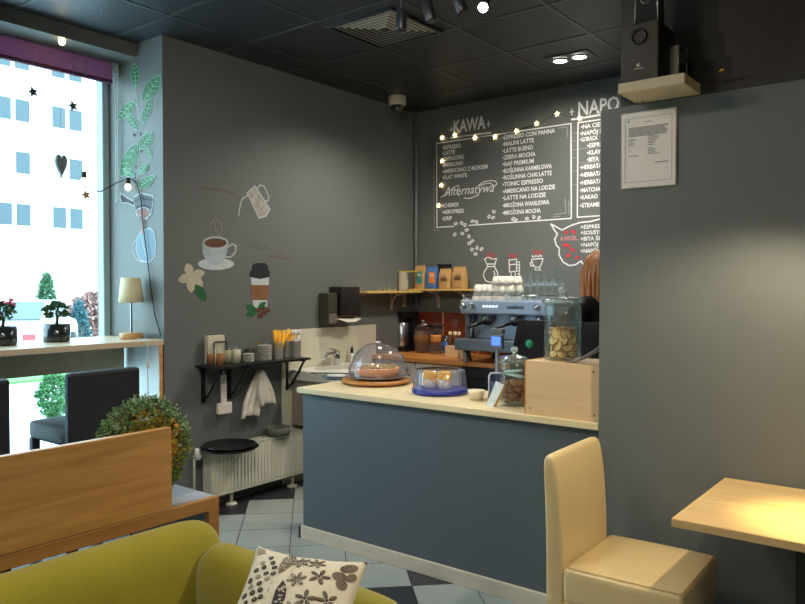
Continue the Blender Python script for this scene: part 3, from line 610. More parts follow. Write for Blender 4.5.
def plates(x, y, X, r, n, lab):
    p = on(x, y, X)
    for k in range(n):
        o = single(B().lathe([(0, 0), (r*.6, 0), (r, .009), (r, .0115), (r*.6, .004), (0, .004)], n=28), 'saucer', sc, lab, 'saucer', p+Vector((0, 0, .0125*k)), group='stacked saucers on the black shelf')
plates(248.5, 362, -3.99, .042, 5, 'white saucer in the low pile next to the jars on the black shelf')
plates(264, 360, -3.98, .056, 9, 'white saucer in the tall pile next to the cans on the black shelf')
single(B().lathe([(0, 0), (.03, 0), (.038, .085), (.034, .085), (.026, .004), (0, .004)], n=20), 'dark_bowl', M('dark_brown_pot', (52, 46, 42), .4), 'dark brown pot behind the saucers on the black shelf', 'pot', on(250, 358, -4.07))
for dx in (0, 1):
    p = on(257+dx*8, 350, -3.98); single(B().tube([(0, 0, 0), (.0, .012, .012), (0, .03, .006)], .006, 8), 'gold_spoon' if dx == 0 else 'steel_spoon', M('gold_metal', (206, 160, 70), .25, 1) if dx == 0 else steel, 'little %s spoon lying on top of the tall saucer pile' % ('gold' if dx == 0 else 'silver'), 'spoon', Vector((p.x, p.y, SZ+.122)))
ribm = M('ribbed_can_steel', (176, 172, 164), .35, .6)
straw = M('orange_yellow_paper_straw', (244, 178, 30), .6)
def can(x, y, X, lab, kind):
    t = T('ribbed_can', lab, 'can', on(x, y, X), 0, 'ribbed metal cans on the black shelf')
    pr = [(0, 0), (.036, 0)]; z = .006
    while z < .120: pr += [(.038, z), (.036, z+.005)]; z += .010
    pr += [(.038, .126), (.036, .126), (.034, .006), (0, .006)]
    B().lathe(pr, n=28).build('can', ribm, t)
    if kind == 'straw':
        for k in range(20):
            a = random.random()*6.28; r = random.uniform(.004, .020); q = random.uniform(.012, .062)
            o = single(B().tube([(r*math.cos(a), r*math.sin(a), .01), (q*1.25*math.cos(a), q*1.25*math.sin(a), random.uniform(.175, .215))], .0055, 8), 'paper_straw', straw, 'orange yellow paper straw standing in a ribbed can on the black shelf', 'straw', t.location, group='orange yellow straws')
    elif kind == 'fork':
        for k in range(9):
            a = random.random()*6.28; r = .02; b = B(); e = Vector((r*1.5*math.cos(a), r*1.5*math.sin(a), .17)); b.tube([(r*.5*math.cos(a), r*.5*math.sin(a), .01), e], .003, 6); b.sph(e+Vector((0, 0, .014)), .011, 10, 8, (.7, 1, 1.7))
            single(b, 'plastic_spoon', M('white_plastic', (224, 222, 212), .4), 'white plastic spoon standing in the rightmost ribbed can', 'spoon', t.location, group='white plastic spoons')
can(278, 359, -3.985, 'ribbed steel can of orange straws next to the tall saucer pile', 'straw')
can(286.5, 356.5, -4.04, 'ribbed steel can of orange straws standing behind, between the other two cans', 'straw')
can(296, 357.5, -3.985, 'ribbed steel can of white plastic cutlery at the right end of the black shelf', 'fork')
# cloths hanging
cl = M('off_white_cloth', (226, 218, 204), .95, var=.08, bump=.4, bscale=60)
t = T('paper_dispenser', 'white T shaped roll holder hanging under the black shelf', 'holder', at(223.5, 372, 'X', -4.05))
b = B(); b.box(-.006, .006, -.023, .023, -.215, -.02, .004); b.box(-.008, .02, -.058, .058, -.285, -.21, .006); b.build('body', cl, t)
B().tube([(0, 0, -.02), (0, 0, .005), (-.01, 0, .012)], .007, 8).build('hook', steel, t)
def cloth(name, lab, px, X, w, h, sl):
    t = at(px[0], px[1], 'X', X); b = B(); nu, nv = 18, 12; g = []
    for j in range(nv+1):
        v = j/nv; row = []
        for i in range(nu+1):
            u = i/nu-.5; ww = w*(.14+.86*min(1, v*1.5)**.8); row.append(b.bm.verts.new((.018*math.sin(u*17+v*2)*(.25+v)*(.9), u*ww+sl*v*h, -v*h-.03*abs(u)*(v)*w*8)))
        g.append(row)
    for j in range(nv):
        for i in range(nu): b.bm.faces.new([g[j][i], g[j][i+1], g[j+1][i+1], g[j+1][i]])
    o = single(b, name, cl, lab, 'cloth', t, group='cloths hanging under the black shelf', smooth=True)
    m = o.modifiers.new('s', 'SOLIDIFY'); m.thickness = .004; return o
cloth('tea_towel', 'off white tea towel hanging under the black shelf, the longer left one', (259, 370), -4.035, .17, .31, -.25)
cloth('tea_towel', 'off white tea towel hanging under the black shelf, the shorter right one', (262, 370), -3.985, .15, .24, .26)

# ------------------------------------------------------------------ sink, tap, dispensers
t = T('wash_basin', 'white wash basin on a grey cabinet against the ivory wall panel', 'sink', (-4.098, 3.86, 0))
b = B(); b.box(0, .42, .0, .72, .79, .868, .012); b.build('basin', white, t)
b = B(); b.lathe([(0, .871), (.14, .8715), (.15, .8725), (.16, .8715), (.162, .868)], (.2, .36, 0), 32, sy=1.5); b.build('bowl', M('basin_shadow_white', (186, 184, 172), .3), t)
B().box(.01, .40, .02, .70, .45, .79, .003).build('cabinet', M('grey_cabinet', (142, 134, 122), .5), t)
t = T('tap', 'chrome mixer tap on the wash basin', 'tap', at(337, 366, 'X', -4.03))
t.location.z = .869
b = B(); b.tube([(0, 0, 0), (0, 0, .105)], [.025, .023], 16); b.build('tap_body', chrome, t)
B().tube([(0, 0, .05), (.012, -.06, .100), (.02, -.14, .095), (.022, -.175, .06)], [.014, .014, .013, .012], 10).build('spout', chrome, t)
B().box(-.02, .02, -.085, .02, .112, .126, .004, RX(-.3)).build('lever', chrome, t)
t = T('soap_bottle', 'small dark bottle with a pump standing on the wash basin behind the cake dome', 'bottle', at(352, 366, 'X', -4.05)); t.location.z = .869
B().lathe([(0, 0), (.02, 0), (.022, .06), (.010, .07), (.010, .08), (0, .08)], n=18).build('bottle', M('pale_bottle', (190, 190, 186), .3), t); B().lathe([(.008, .08), (.012, .082), (.011, .13), (0, .13)], n=14).build('pump', black, t)
t = T('soap_dispenser', 'narrow grey soap dispenser mounted on the wall left of the paper towel box', 'dispenser', (WX+.001, 4.19, 1.195))
B().box(0, .105, 0, .105, 0, .25, .006).build('housing', M('dispenser_grey_metal', (96, 92, 80), .3, .6), t)
B().box(.102, .109, .01, .095, .01, .085, .003).build('push_plate', M('dispenser_pale_plate', (140, 134, 122), .35, .5), t)
t = T('paper_towel_dispenser', 'wide dark steel paper towel dispenser with a towel hanging out', 'dispenser', (WX+.001, 4.312, 1.255))
B().box(0, .13, 0, .23, 0, .24, .008).build('housing', M('dark_dispenser_steel', (84, 78, 74), .22, .8), t)
B().prism([(.03, .0, -.002), (.12, -.02, -.02), (.14, .06, -.045), (.145, .16, -.045), (.13, .24, -.025), (.03, .22, -.002)], (0, 0, .004)).build('paper_towel', M('white_tissue', (214, 206, 184), .9), t)
B().sph((.131, .12, .04), .005).build('lock', chrome, t)

# ------------------------------------------------------------------ pine shelves
t = T('glass_shelf', 'pine shelf on white brackets on the left wall carrying the glasses', 'shelf', (WX+.001, 4.546, 1.44))
B().box(0, .21, 0, .774, 0, .016, .002).build('shelf_board', shelf_wood, t)
wb = M('white_metal_bracket', (182, 174, 160), .4)
def bracket(t, x, y, face):
    b = B()
    if face == 'X':
        b.box(0, .008, y-.014, y+.014, -.155, 0); b.box(0, .17, y-.014, y+.014, -.008, 0); b.tube([(.008, y, -.12), (.02, y, -.06), (.06, y, -.018), (.14, y, -.006)], .010, 8)
    else:
        b.box(x-.014, x+.014, -.008, 0, -.155, 0); b.box(x-.014, x+.014, -.17, 0, -.008, 0); b.tube([(x, -.008, -.12), (x, -.02, -.06), (x, -.06, -.018), (x, -.14, -.006)], .010, 8)
    b.build('bracket', wb, t)
bracket(t, 0, .06, 'X'); bracket(t, 0, .56, 'X')
for y in (.01, .72): B().box(.001, .012, y, y+.05, -.13, -.015, .003).build('wall_plate', wb, t)
t = T('bag_shelf', 'pine shelf on white brackets on the back wall carrying the coffee bags', 'shelf', (-4.065, WY-.001, 1.458))
B().box(0, .77, -.20, 0, 0, .016, .002).build('shelf_board', shelf_wood, t)
bracket(t, .22, 0, 'Y'); bracket(t, .50, 0, 'Y')
def tumbler(x, X, r, h, lab, row='tumblers on the pine shelf', name='tumbler', loc=None, n=20):
    p = loc if loc else at(x, 290.5, 'X', X)
    if not loc: p.z = 1.4565
    return single(B().lathe([(0, .004), (r*.84, .004), (r*.86, 0), (r, h*.5), (r*1.02, h)], n=n), name, glass, lab, 'glass', p, group=row)
for x, X, r, h, lab in ((379.5, -4.0, .026, .10, 'short tumbler at the left end of the pine shelf'), (386.8, -4.0, .027, .10, 'short tumbler, second from the left on the pine shelf'), (393.8, -4.0, .028, .155, 'tall tumbler, third from the left on the pine shelf'), (401.5, -3.96, .03, .155, 'tall tumbler, fourth from the left on the pine shelf'), (408.5, -3.99, .03, .15, 'tall tumbler at the right end of the row, before the paper stack')):
    tumbler(x, X, r, h, lab)
t = T('cup_lid_stack', 'stack of white paper cups behind the tall tumblers on the pine shelf', 'cups', (-4.06, 5.22, 1.4565))
B().lathe([(0, 0), (.035, 0), (.045, .02), (.043, .16), (.046, .165), (0, .165)], n=20).build('cups', M('paper_cup_white', (200, 192, 178), .7), t)
single(B().box(-.08, .06, -.05, .05, 0, .012, .002), 'yellow_card_box', M('yellow_card', (188, 166, 66), .6), 'flat yellow card lying on top of the white paper cups', 'card', (-4.02, 5.25, 1.623))
kraft = M('kraft_paper', (182, 142, 88), .75, var=.06, scale=20, bump=.25, bscale=50)
def bag(x0, x1, y0, y1, Y, body, lab, label_c=None, lb=None, writing=True):
    p0 = at(x0, y1, 'Y', Y); p1 = at(x1, y0, 'Y', Y); wd = p1.x-p0.x; h = p1.z-1.4745
    t = T('coffee_bag', lab, 'coffee bag', ((p0.x+p1.x)/2, Y, 1.4745), 0, 'coffee bags on the pine shelf')
    b = B(); rows = [(0, .030, 1), (.1, .034, 1), (.5, .032, 1.02), (.8, .016, .97), (.92, .004, .94), (1, .003, .95)]; R_ = []
    for v, dd, ws in rows:
        R_.append([b.bm.verts.new((sx_*wd/2*ws, sy_*dd, v*h)) for sx_, sy_ in ((-1, -.7), (-.6, -1), (.6, -1), (1, -.7), (1, .7), (.6, 1), (-.6, 1), (-1, .7))])
    for a, c in zip(R_, R_[1:]):
        for k in range(8): b.bm.faces.new([a[k], a[(k+1) % 8], c[(k+1) % 8], c[k]])
    b.bm.faces.new(R_[0][::-1]); b.bm.faces.new(R_[-1])
    b.build('bag_body', body, t)
    if label_c:
        x, z, ww, hh = lb; B().box(x*wd-ww*wd/2, x*wd+ww*wd/2, -.0365, -.033, z*h, (z+hh)*h).build('paper_label', label_c, t)
        B().box(x*wd-ww*wd*.3, x*wd+ww*wd*.3, -.0372, -.0365, (z+hh*.62)*h, (z+hh*.82)*h).build('label_print', M('pale_print', (210, 200, 180), .7), t)
    elif writing:
        b = B()
        for zz, ww in ((.62, .28), (.53, .5), (.47, .42), (.41, .46)): b.box(-wd*ww/2, wd*ww/2, -.0368, -.0335, zz*h, (zz+.025)*h)
        b.build('print_lines', M('brown_print', (104, 76, 44), .8), t)
bag(437, 452, 264, 288, 5.43, black, 'black coffee bag standing behind the two smaller kraft bags', None, None, False)
bag(415.5, 425.8, 265, 288, 5.36, kraft, 'tall kraft coffee bag with a teal and white label, left end of the bag row', M('teal_label', (60, 138, 134), .6), (.08, .22, .55, .5))
bag(426.6, 438, 266.5, 288, 5.36, M('blue_bag_paper', (70, 112, 168), .6), 'blue coffee bag with an orange label', M('orange_label', (232, 134, 48), .6), (.15, .25, .5, .5))
bag(440, 451.8, 268.5, 287.5, 5.35, kraft, 'kraft coffee bag with printed lines next to the blue bag')
bag(453.2, 466.3, 266.3, 287.5, 5.35, kraft, 'widest kraft coffee bag at the right end of the bag row')

# ------------------------------------------------------------------ back worktop and cabinets
struct(B().box(-4.10, -2.6, WY-.012, WY-.001, .91, 1.262), 'trim_2', M('dark_red_brown_panel', (124, 54, 30), .25, var=.12, scale=5, coat=.3))
tr = bpy.data.objects['trim_2']
for x in (-3.79, -3.42): struct(B().box(x-.008, x+.008, WY-.016, WY-.0125, .92, 1.26), 'cover_strip', M('cover_strip_pale', (196, 160, 128), .5), tr)
t = T('base_cabinet', 'white base cabinet with black handles under the left part of the wooden worktop', 'cabinet', (-4.1, 4.88, 0))
B().box(0, .89, 0, .58, .08, .872).build('carcass', whitep, t)
for x0 in (.01, .45):
    d = B().box(x0, x0+.43, -.02, -.002, .09, .865, .003).build('door', whitep, t)
    hx = .36 if x0 < .3 else .52; B().tube([(hx, -.022, .70), (hx, -.045, .71), (hx+.01, -.045, .80), (hx+.01, -.022, .815)], .006, 6).build('handle', black, d)
t = T('undercounter_fridge', 'black undercounter appliance right of the white base cabinet', 'appliance', (-3.2, 4.86, 0))
B().box(0, .62, 0, .58, .02, .868, .005).build('body', black, t); B().box(.03, .59, -.015, -.001, .06, .78, .004).build('door', M('black_glossy_door', (16, 16, 18), .2), t)
B().box(.03, .59, -.02, -.001, .80, .85, .004).build('control_strip', softblack, t)
single(B().box(-4.1, -1.5, 4.83, WY-.013, .8725, .91, .004), 'worktop', worktop_wood, 'orange brown wooden worktop along the back wall under the espresso machine', 'worktop')
WT = .9105
def wt(x, Y): p = at(x, 350, 'Y', Y); return Vector((p.x, Y, WT))
t = T('thermos_brewer', 'black brewer with a steel thermos cylinder at the left end of the worktop', 'coffee brewer', wt(404, 5.30))
B().box(-.09, .09, -.10, .10, 0, .03, .006).build('base', black, t); B().box(-.085, .085, .04, .10, .03, .34, .006).build('tower', black, t); B().box(-.09, .09, -.10, .10, .30, .36, .01).build('head', black, t)
B().lathe([(0, .035), (.06, .035), (.066, .06), (.066, .25), (.05, .27), (0, .28)], (0, -.035, 0), 28).build('thermos', steel, t)
t = T('storage_jar', 'large glass jar of ground coffee with a label band, left on the worktop', 'jar', wt(423, 5.28))
B().lathe([(0, 0), (.075, 0), (.08, .01), (.08, .20), (.06, .225), (.06, .235), (.054, .235), (.054, .222), (.075, .196), (.075, .01), (0, .008)], n=32).build('jar_glass', glass, t)
B().lathe([(0, .01), (.073, .01), (.073, .19), (0, .19)], n=28).build('ground_coffee', M('brown_grounds', (110, 74, 62), .9, var=.2, bump=.5), t)
B().lathe([(.0805, .09), (.0812, .091), (.0812, .159), (.0805, .16)], n=32).build('label_band', M('brown_label_band', (132, 92, 52), .7), t)
B().lathe([(.065, .235), (.065, .25), (.03, .262), (.012, .268), (.02, .285), (0, .295)], n=24).build('lid', chrome, t)
t = T('chemex_brewer', 'hourglass glass coffee brewer with wooden collar and black filter on the worktop', 'coffee brewer', wt(436, 5.24))
B().lathe([(0, 0), (.06, 0), (.07, .03), (.065, .07), (.03, .125), (.032, .14), (.068, .225), (.066, .225), (.028, .138), (.026, .125), (.062, .07), (.066, .03), (.058, .004), (0, .004)], n=32).build('glass_body', glass, t)
B().lathe([(.045, .10), (.040, .125), (.043, .155), (.052, .165), (.05, .15), (.046, .125), (.05, .1), (.045, .10)], n=32).build('wooden_collar', worktop_wood, t)
B().lathe([(0, .17), (.03, .18), (.068, .245), (.07, .255), (0, .255)], n=24).build('filter', black, t)
t = T('blue_tin', 'small blue tin with a silver lid between the glass brewer and the jars', 'tin', wt(445.5, 5.37))
B().lathe([(0, 0), (.04, 0), (.042, .10), (0, .10)], n=24).build('tin_body', M('bright_blue_tin', (40, 92, 168), .35), t); B().lathe([(.043, .10), (.043, .14), (.02, .155), (0, .155)], n=24).build('lid', chrome, t)
t = T('wooden_box', 'small wooden box with little bottles in it on the worktop', 'box', wt(454, 5.12))
B().box(-.065, .065, -.04, .04, 0, .09, .003).build('box', ply, t)
for k, dx in enumerate((-.04, .01, .05)):
    q = T('corked_bottle', ['corked glass bottle in the wooden box, leftmost of three', 'corked glass bottle in the wooden box, middle of three', 'corked glass bottle in the wooden box, rightmost of three'][k], 'bottle', wt(454, 5.12)+Vector((dx, 0, .092)), 0, 'corked bottles in the wooden box')
    B().lathe([(0, 0), (.020, 0), (.022, .05), (.012, .075), (.012, .09), (0, .09)], n=16).build('bottle', M('amber_glass', (92, 56, 40), .15, coat=.5), q); B().lathe([(.014, .09), (.014, .115), (0, .117)], n=14).build('cork', ply, q)
t = T('glass_siphon', 'tall glass and steel siphon standing behind the small bottles', 'coffee brewer', wt(455, 5.36))
B().lathe([(0, 0), (.05, 0), (.05, .01), (.008, .014), (.008, .13), (0, .13)], n=20).build('stand', chrome, t); B().lathe([(0, .13), (.04, .15), (.045, .19), (.02, .225), (.03, .24), (.035, .30), (.033, .30), (.018, .225), (0, .225)], n=24).build('globe', glass, t)
for x, Y, lab in ((467, 5.15, 'small syrup bottle with a pale pump beside the espresso machine'),):
    t = T('syrup_bottle', lab, 'bottle', wt(x, Y)); B().lathe([(0, 0), (.035, 0), (.037, .12), (.013, .17), (.013, .2), (0, .2)], n=20).build('bottle', M('amber_glass', (92, 56, 40), .15), t); B().lathe([(.016, .2), (.016, .24), (0, .245)], n=16).build('cap', ply, t)
for x, lab in ((463, 'wooden handled tamper standing left on the worktop edge'), (468.3, 'steel tamper cup standing right on the worktop edge')):
    p = wt(x, 4.93); single(B().lathe([(0, 0), (.028, 0), (.028, .02), (.014, .03), (.018, .06), (.016, .09), (0, .095)], n=20), 'tamper', ply if x < 465 else steel, lab, 'tamper', p)

# ------------------------------------------------------------------ espresso machine
mst = M('machine_blue_steel', (158, 172, 190), .36, .35, .04); mdk = M('machine_dark_grey', (104, 112, 120), .35, .35)
t = T('espresso_machine', 'large steel three group espresso machine on the back worktop', 'espresso machine', (-3.16, 4.80, WT))
B().box(.0, .80, .02, .56, .38, .475, .01).build('top_body', mst, t)
B().box(.0, .80, -.02, .02, .375, .480, .012).build('control_panel', mst, t)
B().box(.04, .78, .13, .52, .16, .38).build('back_panel', mst, t)
B().box(-.0, .80, -.10, .50, .10, .185, .008).build('drip_tray', mdk, t)
b = B()
for x in (.04, .76): b.tube([(x, .0, 0), (x, .0, .1)], .02, 12); b.tube([(x, .42, 0), (x, .42, .1)], .02, 12)
b.build('feet', steel, t)
for x in (.0, .76): B().box(x, x+.04, .05, .5, .16, .39, .004).build('side_panel', mdk, t)
for x in (.035, .115, .665):
    B().lathe([(0, -.03), (.020, -.03), (.023, -.02), (.023, 0), (0, 0)], (x, -.021, .435), 20, 'Y').build('steam_knob', chrome, t)
for x0 in (.20, .26, .33):
    pass
led = EM('button_led', (230, 238, 255), 1.2)
for k in range(5): B().lathe([(0, -.003), (.009, -.003), (.009, 0), (0, 0)], (.215+k*.028, -.021, .435), 12, 'Y').build('button', led, t)
dbt = M('dark_button_ring', (52, 56, 64), .3)
for k in range(5): B().lathe([(.007, -.003), (.013, -.003), (.013, 0), (.007, 0)], (.43+k*.028, -.021, .433), 14, 'Y').build('round_button', dbt, t)
for x in (.18, .42, .64):
    g = B().lathe([(0, .38), (.04, .38), (.04, .335), (.034, .32), (0, .32)], (x, .09, 0), 24).build('group_head', chrome, t)
    b = B(); b.tube([(x, .05, .31), (x-.02, -.02, .30), (x-.05, -.11, .275)], [.012, .014, .011], 10); b.lathe([(0, .335), (.034, .33), (.034, .305), (.02, .29), (0, .285)], (x, .09, 0), 20); b.build('portafilter', black, g)
for x in (.10, .74):
    B().tube([(x, .03, .38), (x, -.01, .30), (x+.01, -.03, .20)], .006, 8).build('steam_wand', chrome, t)
b = B(); b.tube([(.02, .0, .52), (.78, .0, .52)], .004, 6)
for x in (.02, .4, .78): b.tube([(x, .0, .475), (x, 0, .52)], .004, 6)
b.build('cup_rail', chrome, t)
MZ = WT+.476
random.seed(3)
cupm = lime
def cup(loc, lab):
    r = .036; return single(B().lathe([(0, .0), (r, .0), (r*.99, .02), (r*.72, .058), (r*.6, .062), (0, .062)], n=18), 'espresso_cup', cupm, lab, 'cup', loc, group='white cups on the espresso machine')
for row, Y in ((0, 4.88), (1, 4.96)):
    for k in range(6):
        x = -3.07+k*.049*1.12+(row*.03); j = random.uniform(-.004, .004)
        cup(Vector((x+j, Y+k % 2*.012, MZ)), 'white cup upside down in the lowest layer on the espresso machine')
        cup(Vector((x+.012, Y+k % 2*.012, MZ+.063)), 'white cup upside down in the upper layer on the espresso machine')
        if k in (3, 4, 5): cup(Vector((x+.004, Y+k % 2*.012, MZ+.126)), 'white cup upside down in the topmost layer on the espresso machine')
for k in range(4): tumbler(0, 0, .020, .06, 'small shot glass at the left end of the espresso machine top', 'shot glasses on the espresso machine', 'shot_glass', Vector((-3.14+k*.022, 4.83+(k % 2)*.045, MZ)), 14)
for row, Y in ((0, 4.88), (1, 4.96)):
    for k in range(7):
        x = -2.76+k*.060+row*.025
        tumbler(0, 0, .027, .115, 'tumbler in the lower layer of glasses on the espresso machine', 'glasses on the espresso machine', 'tumbler', Vector((x, Y, MZ)), 16)
        if k > 1: tumbler(0, 0, .026, .115, 'tumbler in the upper layer of glasses on the espresso machine', 'upper glasses on the espresso machine', 'tumbler', Vector((x, Y, MZ+.117)), 16)
t = T('coffee_grinder', 'black coffee grinder standing right of the espresso machine behind the barista', 'grinder', (-2.12, 5.16, WT))
B().box(-.10, .10, -.15, .15, 0, .36, .015).build('body', black, t); B().lathe([(0, .36), (.05, .36), (.09, .42), (.095, .60), (.0, .60)], n=24).build('hopper', M('smoked_hopper', (40, 42, 46), .2), t); B().lathe([(.098, .60), (.098, .615), (0, .62)], n=24).build('lid', black, t)

# ------------------------------------------------------------------ things on the counter
CT = .9003
p = zt(379, 383.5, .9)
t = T('cake_stand', 'round wooden cake board with a turntable plate under the large clear dome', 'cake stand', (p.x-.024, p.y, CT))
B().lathe([(0, 0), (.12, .0), (.202, .008), (.214, .018), (.208, .028), (.14, .030), (0, .030)], n=48).build('wooden_board', worktop_wood, t)
B().lathe([(0, .030), (.12, .031), (.165, .042), (.17, .046), (0, .046)], (.012, 0, 0), 40).build('turntable', M('dark_turntable', (120, 76, 40), .4), t)
dl = Vector((p.x-.006, p.y, CT+.047))
t2 = T('cake_dome', 'large clear plastic dome with a white knob over the pie', 'cake cover', dl)
prf = [(.198, 0), (.2, .004), (.184, .006)]+[(.186*math.cos(a), .006+.198*math.sin(a)) for a in [k*PI/2/14 for k in range(1, 14)]]+[(.012, .2045)]
B().lathe(prf, n=56).build('dome', dome_plastic, t2)
B().lathe([(.0, .2045), (.016, .2045), (.018, .208), (.014, .212), (0, .213)], n=20).build('knob', M('white_knob', (216, 216, 220), .3), t2)
t = T('pie', 'round pie with reddish crumb filling under the clear dome', 'pie', (dl.x-.006, dl.y, CT+.0475))
B().lathe([(0, 0), (.118, 0), (.130, .01), (.136, .050), (.130, .054), (.124, .044), (0, .044)], n=40).build('crust', M('baked_crust', (240, 158, 92), .7, var=.1, scale=30, bump=.4), t)
b = B(); random.seed(5)
for k in range(150):
    a = random.random()*6.28; r = .118*math.sqrt(random.random()); b.sph((r*math.cos(a), r*math.sin(a), .048+random.random()*.008), random.uniform(.006, .011), 6, 4)
b.build('crumble', M('crumble_topping', (220, 158, 92), .8, var=.45, scale=40), t)
b = B()
for k in range(60):
    a = random.random()*6.28; r = .122*math.sqrt(random.random()*.5+.5); b.sph((r*math.cos(a), r*math.sin(a), .051), random.uniform(.005, .008), 6, 4)
b.build('fruit_filling', M('dark_red_fruit', (112, 42, 30), .5), t)
p = zt(440, 393, .9)
t = T('cake_box', 'low round cake box with a dark blue base and a clear frosted cover', 'cake box', (p.x, p.y, CT))
B().lathe([(0, 0), (.150, 0), (.157, .004), (.158, .026), (.150, .028), (0, .028)], n=48).build('blue_base', M('dark_blue_plastic', (34, 44, 132), .3), t)
B().lathe([(.154, .029), (.154, .032), (.142, .122), (.134, .134), (.10, .138), (0, .138)], n=48).build('clear_cover', dome_plastic, t)
for k, (dx, dy) in enumerate(((-.045, -.040), (.038, -.012))):
    q = T('mousse_cup', ['small white dessert cup topped with yellow mousse, left of the pair in the cake box', 'small white dessert cup topped with yellow mousse, right of the pair in the cake box'][k], 'dessert', (p.x+dx*1.0, p.y+dy*1.0, CT+.0285), 0, 'yellow topped desserts in the cake box')
    B().lathe([(0, 0), (.034, 0), (.040, .02), (.041, .058), (0, .06)], n=24).build('cup', M('white_foam_cup', (222, 220, 214), .5), q)
    b = B(); b.lathe([(.0412, .052), (.043, .066), (.040, .088), (.034, .096), (0, .100)], n=24)
    for j in range(14): a = j*.45; b.sph((.0385*math.cos(a), .0385*math.sin(a), .052-.008*(j*5 % 4)), .009, 8, 6, (.55, .55, 1.7))
    b.build('yellow_topping', M('yellow_mousse', (240, 176, 32), .45), q)
p = zt(476.3, 399.5, .9)
single(B().lathe([(0, 0), (.036, 0), (.044, .042), (.046, .050), (.042, .050), (.034, .006), (0, .006)], n=32), 'ramekin', M('cream_ramekin', (226, 214, 188), .35), 'small cream ramekin on the counter between the cake box and the card holder', 'bowl', (p.x, p.y, CT))
# blue plate with white plates behind the dome
p = zt(331, 380, .9)
t = T('blue_plate', 'grey blue plate with two folded white cards behind the dome at the counter end', 'plate', (p.x, p.y+.06, CT))
B().lathe([(0, 0), (.07, 0), (.105, .014), (.107, .018), (.07, .008), (0, .008)], n=40).build('plate', M('grey_blue_plate', (96, 122, 134), .3), t)
single(B().box(-.055, .055, -.05, .05, 0, .012, .003), 'folded_napkins', M('white_folded_paper', (214, 212, 208), .8), 'small white paper stack lying on the grey blue plate', 'napkins', (p.x, p.y+.06, CT+.0185), .4)
single(B().tube([(-.14, -.08, .004), (.02, .0, .006), (.14, .04, .006)], .0045, 6), 'black_knife', black, 'long thin black cake knife lying across the grey blue plate', 'knife', (p.x+.01, p.y+.03, CT+.036))
single(B().lathe([(0, 0), (.06, 0), (.085, .010), (.087, .013), (.06, .006), (0, .006)], n=40), 'grey_plate', M('grey_plate', (120, 124, 126), .3), 'grey plate on the counter between the dome and the cake box', 'plate', (-2.55, 3.53, CT))
# card holder and leaflet
p = zt(495.5, 400, .9)
t = T('card_holder', 'clear upright leaflet holder with rounded top beside the glass jar', 'holder', (p.x, p.y+.01, CT), .62)
b = B(); pr = [(-.038, 0), (-.038, .125), (-.03, .14), (.03, .14), (.038, .125), (.038, 0)]
b.prism([(x, -.014, z) for x, z in pr], (0, .003, 0)); b.prism([(x, .016, z) for x, z in pr], (0, .003, 0)); b.build('acrylic', GL('blue_tinted_acrylic', (200, 214, 232), .05, 1.6), t)
b = B(); b.tube([(-.038, 0, .005)]+[(x, 0, z) for x, z in pr[1:5]]+[(.038, 0, .005)], .006, 8); b.build('rim', M('pale_acrylic_rim', (196, 198, 208), .2), t)
B().box(-.027, .027, -.004, .004, .005, .095).build('cards', M('pale_blue_cards', (200, 208, 222), .7), t)
t0 = at(486, 407, 'Y', 3.155); a_ = at(493, 407.5, 'Y', 3.150); c_ = at(504, 385, 'Y', 3.19); d_ = at(496, 381, 'Y', 3.20)
t = T('leaflet', 'white folded leaflet leaning against the clear holder', 'leaflet', (t0.x, t0.y, CT))
k = Vector((t0.x, t0.y, CT)); t0.z = a_.z = CT
b = B(); b.prism([t0-k, a_-k, c_-k, d_-k], (0, .002, 0)); b.build('cover', M('pale_leaflet_paper', (206, 216, 214), .6, var=.12, scale=60), t)
b = B(); b.prism([a_-k, a_-k+Vector((.012, .01, 0)), c_-k+Vector((.006, .01, 0)), c_-k], (0, .002, 0)); b.build('back_page', M('leaflet_ochre', (190, 160, 90), .6), t)

def lidjar(name, label, loc, r, h, kn):
    t = T(name, label, 'jar', loc)
    B().lathe([(0, 0), (r*.95, 0), (r, .008), (r, h*.93), (r*.93, h*.97), (r*.93, h), (r*.89, h), (r*.89, h*.965), (r-.004, h*.92), (r-.004, .012), (0, .010)], n=48).build('glass_body', gglass, t)
    l = B().lathe([(r*.90, h-.01), (r*.92, h+.001), (r*1.12, h+.002), (r*1.14, h+.012), (r*1.10, h+.022), (r*.7, h+.032), (r*.2, h+.040), (r*.13, h+.05), (0, h+.05)], n=48).build('glass_lid', lidglass, t)
    B().sph((0, 0, h+.050+kn*.8), kn, 20, 14, (1.05, 1.05, .9)).build('knob', GL('solid_glass_knob', (226, 234, 232), .08, 8, .35), l)
    return t
p = zt(514.5, 405, .9)
lidjar('biscuit_jar', 'clear lidded jar of brown broken biscuits standing on the counter left of the wooden box', (p.x, p.y, CT), .073, .215, .019); jx, jy = p.x, p.y
random.seed(11)
cl1 = M('caramel_cluster', (150, 100, 52), .7, var=.35, scale=50, bump=.8, bscale=90)
def lump(b, c, r):
    q = bmesh.ops.create_icosphere(b.bm, subdivisions=1, radius=r)
    for v in q['verts']: v.co = v.co*random.uniform(.7, 1.3); v.co.z *= .75
    bmesh.ops.translate(b.bm, vec=c, verts=q['verts'])
n_ = 0; placed = []
for lay in range(4):
    for k in range(7):
        a = k*.9+lay*.5; rr = .042 if k < 6 else 0; c = Vector((jx+rr*math.cos(a), jy+rr*math.sin(a), CT+.027+lay*.028))
        b = B(); lump(b, (0, 0, 0), .0215)
        single(b, 'biscuit_cluster', cl1, 'brown nutty biscuit piece heaped in the lidded jar on the counter', 'biscuit', c, random.random()*6, 'biscuit pieces in the lower jar')
t = T('cocoa_bag', 'pale blue paper sachet lying on the biscuits in the lower jar', 'sachet', (jx, jy, CT+.145))
